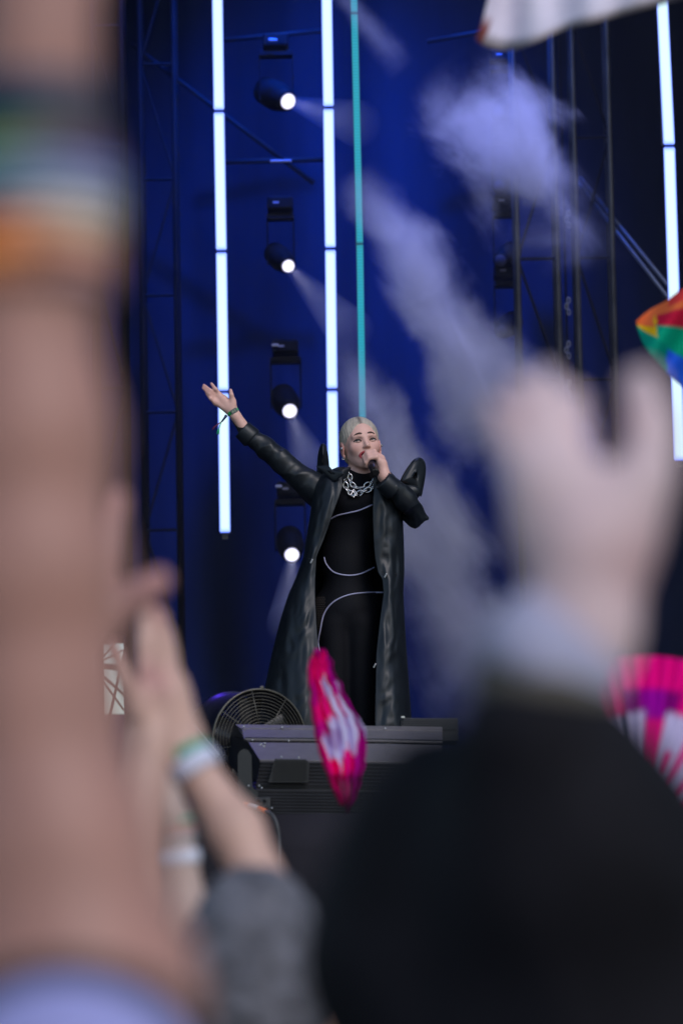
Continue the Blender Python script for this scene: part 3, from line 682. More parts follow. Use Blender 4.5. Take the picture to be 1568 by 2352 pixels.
# collar flap and lapel
pillow('collar', [(724.6, 1070.5), (740, 1069), (754, 1069.5), (768, 1084), (782, 1082), (790, 1088), (780, 1097), (767, 1105), (750, 1093)], .006, -.13, black_leather, coat, lambda x, y: .05 - (x - 724) * .0009)
pillow('collar', [(766, 1083), (781, 1080), (794, 1074), (806, 1074), (800, 1085), (790, 1101), (775, 1105), (764, 1098)], .008, -.09, black_leather, coat, lambda x, y: (x - 764) * .0010)
pillow('collar', [(856, 1098), (866, 1090), (876, 1098), (872, 1118), (862, 1134), (857, 1120)], .006, -.115, black_leather, coat)
zip_m = mat('zip', (.10, .10, .11), .35, metal=.7, bump=1, bscale=900)
for P in (((765, 1107), (762, 1149), (753, 1189), (736, 1233), (725, 1268), (722, 1281)), ((724, 1288), (723, 1330), (723, 1400), (728, 1470), (733, 1540)), ((858, 1140), (857, 1189), (860, 1255), (864, 1308)), ((880, 1330), (882, 1362), (875, 1420), (866, 1500), (863, 1600), (862, 1660))):
    seam(ct, P, .0026, 'zip', zip_m, coat)
for P in (((700, 1280), (712, 1283), (724, 1284)), ((866, 1311), (890, 1317), (923, 1319)), ((868, 1316), (890, 1322), (923, 1324))): seam(ct, P, .003, 'waist_seam', zip_m, coat)
for P in (((918, 1388), (920, 1400), (924, 1450)), ((905, 1140), (903, 1200), (906, 1305)), ((740, 1120), (728, 1180), (715, 1270)), ((700, 1300), (672, 1400), (640, 1540))): seam(ct, P, .0016, 'seam', black_leather, coat)
for (x, y) in ((716, 1289), (857, 1308), (884, 1322), (859, 1529)):
    q = on(ct, x + 8, y, .012); q.x = S(x, y)[0]
    MB().box(q, (.006, .004, .018), Matrix.Rotation(R(30), 3, 'Y')).build('zip_pull', mat('zip_pull', (.3, .3, .32), .3, metal=.9), coat, bevel=.001)

# ---- chain necklace
nk = empty('necklace', S(828, 1110, -.08), None, None); nk.parent = singer; nk.matrix_parent_inverse = Matrix.Translation(-singer.location)
bpy.context.view_layer.update()
def chain_links(P, n, big=.0125, wire=.0030, dy0=-.012):
    pts = catmull([(*p, 0) for p in P], 10); L = [0]
    for a, b in zip(pts, pts[1:]): L.append(L[-1] + np.linalg.norm(b - a))
    for k in range(n):
        s = L[-1] * (k + .5) / n; i = min(np.searchsorted(L, s), len(pts) - 1); p = pts[i]; t = pts[min(i + 1, len(pts) - 1)] - pts[max(i - 1, 0)]
        c = on(bt, p[0], p[1], .010); T = Vector((t[0], 0, -t[1])).normalized(); N = Vector((0, -1, 0)); B = T.cross(N)
        if k % 2: B = (B * .45 + N * .9).normalized()
        mb = MB(); mb.tube([c + T * (big * 1.15 * math.cos(a)) + B * (big * .72 * math.sin(a)) for a in np.linspace(0, 2 * math.pi, 18, endpoint=False)], wire, 8, closed=True)
        mb.build('link', chrome, nk, True)
chain_links([(798, 1086), (793, 1100), (794, 1117), (801, 1129), (811, 1136)], 5); chain_links([(820, 1136), (834, 1128), (851, 1123), (866, 1111)], 5)
chain_links([(803, 1090), (805, 1106), (813, 1117), (822, 1121)], 4, .0115); chain_links([(838, 1116), (850, 1110), (866, 1098)], 3, .012); chain_links([(824, 1121), (837, 1118)], 4, .004, .0014)
MB().cyl(on(bt, 800, 1139, .014), on(bt, 826, 1137, .014), .0042, n=10).build('toggle_bar', chrome, nk, True)
MB().tube([on(bt, 805, 1137, .012), on(bt, 812, 1124, .012), on(bt, 820, 1136, .012), on(bt, 812, 1142, .012)], .003, 8, closed=True).build('link', chrome, nk, True)

# ---- wristband (on the wrist, part of what she wears)
wb = MB(); c = Vector(S(534.5, 945.5, -.018)); ax = Vector(S(548, 968, -.005) - S(520, 925, -.02)).normalized(); u = ax.orthogonal().normalized(); w_ = ax.cross(u)
o = MB().tube([c - ax * .0085, c - ax * .007, c + ax * .007, c + ax * .0085], [.0215, .0238, .0238, .0215], 28, cap=False).build('wristband', mat('green_satin', (.03, .55, .12), .35, sheen=.3, bump=.6, bscale=120), singer, True)
fr = Vector((0, -1, 0)); fr = (fr - ax * fr.dot(ax)).normalized(); sd = ax.cross(fr)
tg = c + fr * .0245 + sd * (.004 if sd.x > 0 else -.004); rot = Matrix((sd if sd.x > 0 else -sd, fr, ax)).transposed()
tagp = MB().box(tg, (.026, .003, .018), rot).build('tag_plate', mat('grey_tag', (.16, .17, .17), .5), o, bevel=.002)
def strokes(segs, origin, rx, rz, h, r, m, parent, name='lettering'):
    mb = MB()
    for s in segs:
        for a, b in zip(s, s[1:]): mb.cyl(origin + rx * a[0] * h + rz * a[1] * h, origin + rx * b[0] * h + rz * b[1] * h, r, n=6)
    return mb.build(name, m, parent)
rx = Vector((1, 0, 0)); rx = (rx - fr * rx.dot(fr)); rx = (Vector((.88, 0, .42)) - fr * Vector((.88, 0, .42)).dot(fr)).normalized(); rz = rx.cross(fr) * -1
if rz.z < 0: rz = -rz
strokes([[(-.9, -.5), (-.55, .5), (-.2, -.5)], [(-.75, -.1), (-.35, -.1)], [(.75, .4), (.3, .5), (.2, .2), (.7, -.15), (.6, -.5), (.15, -.4)]], tg + fr * .0022, rx, rz, .0085, .0007, mat('tag_print', (.5, .7, .45), .5), tagp.parent)
MB().tube([Vector(S(520, 954, -.03)), Vector(S(516, 960, -.032)), Vector(S(509, 969, -.03))], [.006, .0045, .003], 8).build('ribbon_knot', mat('navy_ribbon', (.01, .03, .12), .5), o, True)
MB().tube([Vector(S(510, 968, -.03)), Vector(S(500, 975, -.03)), Vector(S(492, 981, -.03)), Vector(S(488, 987, -.03))], [.002, .0025, .003, .0035], 6).build('ribbon_tail', mat('red_ribbon', (.18, .02, .04), .5), o, True)
MB().tube([Vector(S(508, 970, -.03)), Vector(S(505, 978, -.03)), Vector(S(503, 985, -.03)), Vector(S(502, 988, -.03)), Vector(S(500, 997, -.03))], [.002, .002, .002, .005, .006], 6).build('ribbon_tail', mat('green_ribbon', (.02, .42, .2), .5), o, True)
# ---- microphone
mc = empty('microphone', mA, 'black handheld microphone held to the singer\'s mouth', 'microphone')
A = Vector(mA); D = Vector(mdir)
MB().tube([A - D * .045, A - D * .040, A - D * .028, A - D * .012, A - D * .006], [.010, .019, .0245, .023, .016], 24).build('grille', mat('mic_grille', (.12, .12, .13), .4, metal=.8, bump=1, bscale=500), mc, True)
MB().tube([A - D * .008, A + D * .02, A + D * .085, A + D * .088], [.0175, .0165, .0155, .015], 24).build('handle', mat('mic_handle', (.02, .018, .03), .28, coat=.3), mc, True)
MB().tube([A + D * .088, A + D * .090, A + D * .110, A + D * .113], [.0165, .0175, .0175, .012], 8).build('end_cap', mat('mic_cap', (.012, .012, .014), .3), mc)
#PART3
# ================================================================== STAGE GEAR
# ---- drum fan
grille_m = mat('fan_grille', (.13, .12, .10), .4, metal=.6, var=.3, vscale=20)
drum_m = mat('drum_shell', (.02, .02, .03), .38, var=.2)
FY = 12.75
fan = empty('drum_fan', W(596, 1815, FY), 'large black drum fan with wire grille at the stage edge left of the singer', 'fan')
fc_ = Vector(W(596, 1701, FY)); fr_ = M_(118, FY); fa_ = Vector((math.sin(R(27)), -math.cos(R(27)), -.06)).normalized()
fu = Vector((0, 0, 1)); fu = (fu - fa_ * fu.dot(fa_)).normalized(); fs_ = fu.cross(fa_) * -1
if fs_.x < 0: fs_ = -fs_
def fp(r, a, d=0): return fc_ + (fs_ * math.cos(a) + fu * math.sin(a)) * r + fa_ * d
def ring(r, w, d=0, n=64, seg=6): return MB().tube([fp(r, a, d) for a in np.linspace(0, 2 * math.pi, n, endpoint=False)], w, seg, closed=True)
ring(fr_, .0042, seg=8).build('grille_rim', grille_m, fan, True)
for k in range(13):
    r = fr_ * (.17 + .83 * (k + .0) / 13.2); ring(r, .0013, .012 * (1 - (r / fr_) ** 2) + .004).build('grille_ring', grille_m, fan, True)
for k in range(8):
    a = R(11) + k * math.pi / 4
    MB().tube([fp(fr_ * .15, a, .017), fp(fr_ * .6, a, .013), fp(fr_, a, .003)], .0017, 6).build('grille_spoke', grille_m, fan, True)
# drum shell, open at the front, slightly smaller at the back
mb = MB(); prof = [(fr_ * 1.0, .0), (fr_ * 1.0, -.015), (fr_ * .955, -.02), (fr_ * .955, -.19), (fr_ * .99, -.2), (fr_ * .99, -.21), (fr_ * .93, -.21), (fr_ * .93, -.02), (fr_ * .97, -.0)]
n = 64; v = [fp(r, 2 * math.pi * i / n, d) for r, d in prof for i in range(n)]; f = [(j * n + i, j * n + (i + 1) % n, (j + 1) * n + (i + 1) % n, (j + 1) * n + i) for j in range(len(prof) - 1) for i in range(n)]
mb.add(v, f).build('drum', drum_m, fan, True)
MB().tube([fp(0, 0, -.15), fp(0, 0, -.04), fp(0, 0, -.01)], [.05, .05, .02], 20).build('motor_hub', drum_m, fan, True)
for k in range(5):
    a = R(20) + k * 2 * math.pi / 5; mb = MB(); v = []
    for r in np.linspace(.045, fr_ * .9, 8):
        w = .035 + .03 * r / fr_
        for t in (-1, 1): v.append(fp(r, a + t * w / max(r, .05) * .9, -.07 + t * .02))
    mb.add(v, [(2 * i, 2 * i + 1, 2 * i + 3, 2 * i + 2) for i in range(7)])
    o = mb.build('blade', mat('fan_blade', (.03, .03, .035), .35), fan, True); md = o.modifiers.new('t', 'SOLIDIFY'); md.thickness = .004
for k in range(10):
    r = fr_ * (.2 + .75 * k / 10); ring(r, .001, -.2).build('rear_ring', grille_m, fan, True)
MB().box(fp(fr_ + .006, R(88), .0), (.012, .01, .01)).build('latch', grille_m, fan, bevel=.002)
MB().tube([fp(fr_ * 1.03, R(190), -.09), fp(fr_ * 1.18, R(205), -.09), fp(fr_ * 1.25, R(225), -.09), Vector(W(545, 1845, FY))], .012, 8).build('stand', drum_m, fan, True)
# ---- grey bar leaning beside the fan
gb = MB(); A = Vector(W(440, 1664, 12.3)); B = Vector(W(502, 1740, 12.3)); dd = (B - A)
q = dd.to_track_quat('X', 'Y').to_matrix()
gb.box((A + B) / 2, (dd.length, .02, .030), q); bar = gb.build('metal_bar', mat('grey_alu', (.10, .105, .12), .35, metal=.6), None, bevel=.003)
tag(bar, 'slanting grey metal bar at the left of the drum fan', 'bar')
MB().box((A + B) / 2 + Vector((0, -.011, .0)), (dd.length * .96, .004, .010), q).build('groove', mat('black_plastic', (.02, .02, .02), .4), bar)
MB().tube([B, Vector(W(515, 1775, 12.35)), Vector(W(545, 1812, 12.4)), Vector(W(575, 1822, 12.4))], .012, 8).build('lower_arm', mat('black_plastic', (.02, .02, .02), .4), bar, True)

# ---- big strobe fixture
plate_m = mat('grey_plate', (.24, .22, .23), .42, metal=.35, var=.08, vscale=25, bump=.08, bscale=300)
fin_m = mat('black_fins', (.03, .03, .034), .35, metal=.4)
fix = empty('stage_light_fixture', W(700, 1870, 12.25), 'large grey and black strobe light fixture lying on the stage edge', 'stage light')
XR = 1015
def slab(name, a, b, Ya, Yb, m, th=.008, parent=fix, xr=XR, rb=None):
    """sloping plate: top edge at pixel (ax,ay,Ya), bottom edge at (bx,by,Yb), right ends at xr"""
    P = [W(a[0], a[1], Ya), W(xr, a[1] + (xr - a[0]) * .011, Ya), W(rb or xr, b[1] + (xr - b[0]) * .011, Yb), W(b[0], b[1], Yb)]
    n = np.cross(P[1] - P[0], P[3] - P[0]); n /= np.linalg.norm(n); n *= th * (1 if n[1] > 0 else -1)
    v = P + [p + n for p in P]
    return MB().add(v, [(0, 3, 2, 1), (4, 5, 6, 7), (0, 1, 5, 4), (1, 2, 6, 5), (2, 3, 7, 6), (3, 0, 4, 7)]).build(name, m, parent, bevel=.0015)
slab('top_lip', (541, 1663.5), (543, 1672), 12.60, 12.575, plate_m); slab('top_plate', (545, 1673), (561, 1696), 12.58, 12.44, plate_m)
slab('gap_strip', (562, 1696.5), (570, 1704), 12.44, 12.45, fin_m); slab('lower_plate', (571, 1704.5), (596, 1745), 12.42, 12.25, plate_m)
for k in range(7):
    y = 1747 + k * 8.2; slab('fin', (597 - k * 1.6, y), (597 - k * 1.6, y + 3), 12.27, 12.24, fin_m, .03)
MB().box((W(597, 1772, 12.36) + W(XR, 1776, 12.36)) / 2, (M_(XR - 597, 12.3), .12, M_(62, 12.3))).build('core', mat('black_core', (.008, .008, .008), .7), fix)
v = [W(541, 1665, 12.59), W(562, 1697, 12.44), W(571, 1705, 12.42), W(596, 1746, 12.25), W(590, 1790, 12.27), W(560, 1792, 12.5), W(541, 1768, 12.6), W(516, 1742, 12.75), W(530, 1690, 12.7)]
v = [np.array(p) for p in v]; v2 = [p + np.array([.03, .05, 0]) for p in v]; n = len(v)
MB().add(v + v2, [tuple(range(n)), tuple(range(n, 2 * n))[::-1]] + [(i, (i + 1) % n, n + (i + 1) % n, n + i) for i in range(n)]).build('end_cap', mat('black_endcap', (.012, .013, .02), .4), fix, bevel=.002)
# mesh guard
P = [W(631, 1743, 12.2), W(702, 1744, 12.2), W(711, 1752, 12.2), W(708, 1797, 12.2), W(616, 1797, 12.2)]; n = 5; v2 = [p + np.array([0, .02, 0]) for p in P]
guard = MB().add(P + v2, [tuple(range(n)), tuple(range(n, 2 * n))[::-1]] + [(i, (i + 1) % n, n + (i + 1) % n, n + i) for i in range(n)]).build('mesh_guard', mat('guard_metal', (.02, .02, .022), .4, metal=.3), fix)
mb = MB()
for j in range(9):
    for i in range(17):
        x = 628 + i * 4.6 + (j % 2) * 2.3; y = 1749 + j * 5.2
        if x < 704 and x > 631 - (y - 1743) * .27 + 3: mb.box(W(x, y, 12.197), (.0045, .003, .0035), Matrix.Rotation(R(45), 3, 'Y'))
g = mb.build('perforations', mat('black_core', (.008, .008, .008), .7), guard); g['kind'] = 'stuff'
# yoke arm
MB().add(*(lambda pts: (pts + [p + np.array([0, .035, 0]) for p in pts], [tuple(range(len(pts))), tuple(range(len(pts), 2 * len(pts)))[::-1]] + [(i, (i + 1) % len(pts), len(pts) + (i + 1) % len(pts), len(pts) + i) for i in range(len(pts))]))(
    [W(x, y, 12.16) for x, y in ((549, 1735), (553, 1727), (561, 1723), (569, 1726), (574, 1735), (575, 1790), (577, 1812), (590, 1820), (590, 1850), (553, 1838), (549, 1790))])).build('yoke_arm', mat('black_yoke', (.014, .015, .02), .3), fix, bevel=.004)
# base with fins
MB().box((W(588, 1841, 12.3) + W(900, 1844, 12.3)) / 2, (M_(312, 12.3), .22, M_(52, 12.3))).build('base', mat('black_core', (.008, .008, .008), .7), fix)
for k in range(8):
    y = 1813 + k * 7.2; slab('base_fin', (587 if k < 3 else 622, y), (587 if k < 3 else 622, y + 2.6), 12.19, 12.17, fin_m, .03, xr=900)
slab('base_top', (585, 1809), (587, 1813), 12.3, 12.17, fin_m, xr=900)
MB().box(W(604, 1849, 12.16), (M_(34, 12.2), .03, M_(32, 12.2))).build('connector_panel', mat('panel_grey', (.05, .05, .055), .4, metal=.4), fix, bevel=.002)
for x, y in ((594, 1838), (608, 1838), (594, 1858), (613, 1856)):
    MB().cyl(W(x, y, 12.14), W(x, y, 12.12), .005, n=10).build('socket', mat('black_core', (.008, .008, .008), .7), fix, True)
for x, y, Y in ((595, 1805, 12.15), (601, 1810, 12.15), (560, 1669, 12.57), (648, 1670.5, 12.57), (580, 1700, 12.43), (663, 1701.5, 12.43), (600, 1709, 12.40), (608, 1707, 12.40), (606, 1714, 12.38), (597, 1711, 12.40), (646, 1739, 12.25), (686, 1740, 12.25), (571, 1805, 12.14), (624, 1856, 12.13), (884, 1673, 12.57)):
    MB().cyl(W(x, y, Y), W(x, y, Y - .006), .0032, n=8).build('screw', mat('bright_steel', (.6, .6, .6), .3, metal=.9), fix, True)
MB().box(W(720, 1806, 12.45), (.045, .02, .016)).build('clamp_block', mat('pale_metal', (.4, .4, .43), .35, metal=.6), fix, bevel=.002)
# cable
cab = empty('power_cable', W(616, 1868, 12.1), 'dark cable with orange taped connector hanging over the black cloth', 'cable')
C = catmull([W(562, 1845, 12.06), W(585, 1852, 12.02), W(612, 1864, 11.98)], 6)
MB().tube(C[:4], .0072, 10).build('orange_tape', mat('orange_tape', (.75, .16, .04), .5), cab, True)
MB().tube(C[3:9], .0070, 10).build('paper_label', mat('white_label', (.5, .5, .52), .5), cab, True)
MB().tube(C[8:], .0074, 10).build('orange_tape', mat('orange_tape', (.75, .16, .04), .5), cab, True)
MB().tube(catmull([W(611, 1863, 11.98), W(626, 1873, 11.95), W(636, 1895, 11.94), W(641, 1930, 11.94), W(642, 1985, 11.93), W(640, 2200, 11.93)], 8), .0062, 10).build('hose', mat('grey_rubber', (.06, .06, .065), .5), cab, True)
# ---- perforated monitor at the right of the singer
mo = empty('stage_monitor', W(965, 1672, 13.2), 'low black perforated floor monitor right of the coat hem', 'speaker')
c = W(985, 1663, 13.2); MB().box(c + np.array([0, .1, -.02]), (M_(132, 13.2), .2, M_(34, 13.2) + .03)).build('cabinet', mat('monitor_black', (.025, .025, .028), .5), mo, bevel=.004)
mb = MB()
for j in range(6):
    for i in range(30): mb.box(W(926 + i * 4.2 + (j % 2) * 2.1, 1650 + j * 4.3 + i * .05, 13.195), (.0045, .003, .0045), Matrix.Rotation(R(45), 3, 'Y'))
g = mb.build('grille_holes', mat('grille_light', (.07, .07, .08), .4, metal=.5), mo); g['kind'] = 'stuff'
MB().box(W(925, 1647, 13.19), (.012, .01, .006)).build('corner', mat('bright_steel', (.6, .6, .6), .3, metal=.9), mo)

# ================================================================== FLAGS AND FANS
def cloth(name, rows, Y, nx, m, colfn, wave, parent=None, thick=.0015):
    """rows: (y, xl, xr); wave(u,v)->depth"""
    v = []; col = []; f = []; rr = catmull([(r[1], r[2], r[0]) for r in rows], 6)
    for j, (xl, xr, y) in enumerate(rr):
        t = j / (len(rr) - 1); xl = xl + 7 * mnoise.noise(Vector((t * 13, 1, 5))) * min(1, t * 6); xr = xr + 10 * mnoise.noise(Vector((t * 17, 7, 5))) * min(1, t * 6)
        for i in range(nx + 1):
            u = i / nx; v.append(W(xl + (xr - xl) * u, y + (wave(u, t)[1] if isinstance(wave(u, t), tuple) else 0), Y + (wave(u, t)[0] if isinstance(wave(u, t), tuple) else wave(u, t)))); col.append(colfn(u, t))
    for j in range(len(rr) - 1):
        for i in range(nx): a = j * (nx + 1) + i; f.append((a, a + 1, a + nx + 2, a + nx + 1))
    o = mesh(name, v, f, m, parent, True, np.array(col)); md = o.modifiers.new('t', 'SOLIDIFY'); md.thickness = thick; return o
cl = mat('printed_cloth', (.8, .8, .8), .7, attr='tint', var=.05, spec=.1)
# translucent-ish print for flags
PINK = np.array([.95, .0, .17]); MAG = np.array([.95, .0, .36]); WHT = np.array([.66, .58, .85]); PUR = np.array([.22, .0, .30])
def fancol(u, t):
    c = PINK * (1 - .5 * u) + MAG * .5 * u
    if u > .80 - .1 * t: c = c * .4 + PUR * .6
    if t < .12 and u < .35: c = c * .5 + PUR * .5
    s = mnoise.noise(Vector((u * 9 - t * 3, t * 5.5, 1.7))) + .5 * mnoise.noise(Vector((u * 22 - t * 7, t * 9, 4.)))
    e = min(1, (t - .27) * 9, (.82 - t) * 9) - abs(u - .50 + .12 * math.sin(t * 10)) * 2.2
    if e + s * .9 > .42: c = WHT if s > -.35 else WHT * .6 + PINK * .4
    if mnoise.noise(Vector((u * 4, t * 7, 9.))) > .32: c = c * .55 + PUR * .45
    if t > .85: c = c * .45
    return c
f1 = empty('hand_fan', W(798, 1870, 9.2), 'bright pink hand fan with white print held up edge-on before the singer\'s legs', 'hand fan', 'pink hand fans')
cloth('fan_leaf', [(1494, 728, 744), (1503, 718, 752), (1525, 709, 763), (1560, 708, 776), (1600, 712, 794), (1650, 718, 826), (1700, 727, 841), (1750, 741, 838), (1800, 760, 828), (1850, 780, 806)], 9.2, 48, cl, fancol, lambda u, t: (.035 * (abs((u * 9) % 2 - 1)) + .15 * u, 9 * 1.3 * mnoise.noise(Vector((u * 7, t * 12, 2.)))))
for k in range(3): MB().tube([W(794 + k * 2, 1865, 9.22 + k * .01), W(780 + k * 12, 1790, 9.2 + k * .02)], .0022, 6).build('rib', mat('fan_rib', (.1, .0, .05), .4), f1, True)
for o in list(COL.objects):
    if o.name.startswith('fan_leaf') and o.parent is None: o.parent = f1; o.matrix_parent_inverse = Matrix.Translation(-f1.location)
# right fan: pleats radiating from a pivot
f2 = empty('hand_fan', W(1486, 1892, 7.7), 'open pink hand fan with white letters at the right edge', 'hand fan', 'pink hand fans')
pv = (1484, 1898); rad = 392; NP = 34; a0, a1 = -24, 62
def pcol(a, r):
    """print on the fan, laid out in fan coordinates (degrees, radius 0..1)"""
    c = MAG * .5 + PINK * .5
    if .62 < r < .80 and -9 < a < 14: c = PUR * (1.2 if -2 < a < 8 else .6) + PINK * .15
    if .18 < r < .66:
        if -23 < a < -12 and not (.40 < r < .52 and a > -17): c = WHT
        if -9.5 < a < -1 and not (a > -4 and r < .3): c = WHT
        if -11.5 < a < -9.5: c = np.array([.12, .14, .25])
        if 9 < a < 25 and not (14 < a < 20 and .34 < r < .46) and not (12 < a < 18 and r < .25): c = WHT
        if 30 < a < 40 or 46 < a < 55: c = WHT
    if r < .2: c = c * .4
    return c
for k in range(NP):
    b0 = a0 + (a1 - a0) * k / NP; b1 = a0 + (a1 - a0) * (k + 1) / NP; v = []; col = []; f = []
    rs = np.linspace(.10, 1, 22)
    for i, r in enumerate(rs):
        for q in range(3):
            a = b0 + (b1 - b0) * q / 2; dz = (.010 * r if (k + (q == 2)) % 2 else 0) if q != 1 else .005 * r
            x = pv[0] + math.sin(R(a)) * rad * r; y = pv[1] - math.cos(R(a)) * rad * r
            v.append(W(x, y, 7.7 + dz)); col.append(pcol(a, r))
    for i in range(len(rs) - 1):
        for q in range(2): j = i * 3 + q; f.append((j, j + 1, j + 4, j + 3))
    o = mesh('pleat', v, f, cl, f2, False, np.array(col)); md = o.modifiers.new('t', 'SOLIDIFY'); md.thickness = .0012
    if k % 3 == 0: MB().tube([W(*pv, 7.72), W(pv[0] + math.sin(R(b0)) * rad * .98, pv[1] - math.cos(R(b0)) * rad * .98, 7.715)], .0022, 5).build('rib', mat('fan_rib', (.1, .0, .05), .4), f2, True)
# rainbow flag
def rcol(u, t):
    # stripes fan out from the folded left tip
    s = t * 1.02 + .13 * math.sin(u * 5) - .05 * u
    for lim, c in ((.30, (.62, .02, .04)), (.44, (.80, .16, .05)), (.60, (.85, .48, .01)) if u < .42 else (.52, (.80, .16, .05)), (.82, (.0, .36, .22)), (2, (.03, .12, .75))):
        if s < lim: return c
RY = 9.9
rf = empty('rainbow_flag', W(1700, 900, RY), 'rainbow striped flag waving in at the right edge over the white tube', 'flag')
def rmesh():
    # outline: tip at left (1462,745); colours by direction from the tip
    top = catmull([(1460, 738, 0), (1490, 712, 0), (1530, 690, 0), (1570, 662, 0), (1640, 640, 0), (1720, 650, 0)], 8)
    bot = catmull([(1462, 752, 0), (1476, 790, 0), (1500, 822, 0), (1540, 866, 0), (1620, 930, 0), (1700, 980, 0)], 8)
    n = len(top); m = 24; v = []; col = []; f = []
    for i in range(n):
        for j in range(m + 1):
            t = j / m; p = top[i] * (1 - t) + bot[i] * t; x, y = p[0], p[1]
            v.append(W(x, y, RY + .04 * math.sin(x * .05 + y * .03)))
            # stripe coordinate: distance below the top edge in px, bent
            e = (y - top[i][1]); span = bot[i][1] - top[i][1]; s = e / span
            if s < .16 + (.05 if x > 1500 else .3): c = (.85, .17, .05)
            elif x < 1507 and s < .66: c = (.85, .50, .01)
            elif x >= 1507 and s < .42: c = (.60, .01, .05)
            elif s < .72 + .0: c = (.0, .38, .22)
            else: c = (.02, .13, .80)
            if x < 1500 and s > .66: c = (.0, .38, .22)
            if x < 1530 and s > .70: c = (.0, .30, .20)
            if s < .14 and x > 1535: c = (.75, .05, .05)
            col.append(c)
    for i in range(n - 1):
        for j in range(m): a = i * (m + 1) + j; f.append((a, a + 1, a + m + 2, a + m + 1))
    o = mesh('flag_cloth', v, f, cl, rf, True, np.array(col)); md = o.modifiers.new('t', 'SOLIDIFY'); md.thickness = .0012
rmesh()
MB().cyl(W(1722, 640, RY), W(1712, 2700, RY), .008, n=8).build('pole', mat('flag_pole', (.3, .3, .3), .4), rf, True)
# white flag at the top
wf = empty('white_flag', W(1780, 200, 8.0), 'pale white flag billowing across the top right corner', 'flag')
bot = catmull([(1092, 92, 0), (1118, 108, 0), (1165, 117, 0), (1215, 104, 0), (1300, 68, 0), (1400, 43, 0), (1568, -4, 0), (1700, -40, 0)], 6); v = []; col = []; f = []; m = 16; nb = len(bot)
for i, b in enumerate(bot):
    s = i / (nb - 1); tx = 1140 + 560 * s + 60 * (1 - s); ty = -420
    for j in range(m + 1):
        t = j / m; lx = b[0] + (tx - b[0]) * t ** .8 * 1; y = b[1] + (ty - b[1]) * t
        v.append(W(lx, y, 8 + .06 * math.sin(lx * .012 + y * .009) + .02 * math.sin(lx * .05)))
        c = np.array([.80, .74, .86])
        if i < 4 and j < 2: c = np.array([.28, .08, .07])
        elif j == 0: c = np.array([.30, .25, .26])
        col.append(c)
for i in range(nb - 1):
    for j in range(m): a = i * (m + 1) + j; f.append((a, a + 1, a + m + 2, a + m + 1))
o = mesh('flag_cloth', v, f, cl, wf, True, np.array(col)); md = o.modifiers.new('t', 'SOLIDIFY'); md.thickness = .0015
MB().cyl(W(1705, -450, 8), W(1740, 2800, 8), .012, n=8).build('pole', mat('flag_pole', (.3, .3, .3), .4), wf, True)

# ================================================================== THE CROWD
fskin = mat('crowd_skin', (.42, .27, .22), .5, var=.12, vscale=14, attr='tint')
def person(name_label, base):
    return empty('person', base, name_label, 'person')
def crowd_body(p, prims, h, base, pink=None, it=1):
    def cf(v):
        c = np.tile(base, (len(v), 1))
        if pink:
            for P, s in pink:
                k = np.exp(-(np.linalg.norm(v - P, axis=1) / s) ** 2)[:, None]; c = c * (1 - k * .8) + np.array([.50, .22, .20]) * k * .8
        return c
    return blob('body', prims, h, fskin, p, it, cf)
def rest(x, Y, zs, hw=.19):
    """pelvis, chest and legs below the shoulders for somebody standing at x, Y with shoulder height zs"""
    return [cap((x - hw + .04, Y, zs - .03), (x + hw - .04, Y, zs - .03), .06, .06, .05), ell((x, Y, zs - .22), (hw * .9, .12, .25), k=.06), ell((x, Y, zs - .52), (hw * .85, .12, .16), k=.06),
            cap((x - .09, Y, zs - .55), (x - .1, Y, .08), .085, .05, .04), cap((x + .09, Y, zs - .55), (x + .1, Y, .08), .085, .05, .04), cap((x - .1, Y, .05), (x - .1, Y - .0 + .12, .05), .045, .04, .03), cap((x + .1, Y, .05), (x + .1, Y + .12, .05), .045, .04, .03)]
def headp(c, s=1.): c = np.array(c, float); return [ell(c, (.073 * s, .092 * s, .085 * s), k=.02), ell(c + np.array([0, .03, -.06]) * s, (.052 * s, .06 * s, .065 * s), k=.03), cap(c + np.array([0, .0, -.08]) * s, c + np.array([0, -.01, -.2]) * s, .05, .06, .03),
                                                   ell(c + np.array([0, .100, -.025]) * s, (.012, .018, .02), k=.015), ell(c + np.array([-.076, .0, -.02]) * s, (.009, .02, .03), k=.006), ell(c + np.array([.076, 0, -.02]) * s, (.009, .02, .03), k=.006)]
# --- 1. wristband arm, far left
Y1 = 2.3
def A1(px, py, dy=0.): return W(px, py, Y1 + dy)
p1 = person('person at far left whose bare raised arm fills the left edge, coloured wristbands', (W(150, 2900, Y1)[0], Y1, 0))
m1 = lambda px: M_(px, Y1)
sh1 = A1(190, 2980, 0); arm1 = chain([A1(75, 120), A1(75, 260), A1(65, 620), A1(70, 1000), A1(75, 1330), A1(90, 1600), A1(125, 1950), A1(165, 2300), sh1], [m1(124), m1(122), m1(148), m1(182), m1(194), m1(176), m1(226), m1(285), m1(305)], .022)
hnd = [cap(A1(100, 120), A1(80, -120), .032, .036, .02)]
for i, (x, y) in enumerate(((-40, -480), (30, -530), (110, -520), (180, -450))): hnd += chain([A1(20 + i * 45, -120), A1((20 + i * 45 + x) / 2, (y - 120) / 2, .01), A1(x, y, .03)], [.010, .009, .0075], .005)
hnd += chain([A1(150, 40), A1(230, -110, .01), A1(260, -230, .02)], [.014, .011, .009], .01)
hx = sh1[0] - .24
crowd_body(p1, arm1 + hnd + rest(sh1[0] - .2, Y1, sh1[2] - .0) + headp((hx, Y1, sh1[2] + .17)), .008, (.47, .235, .18))
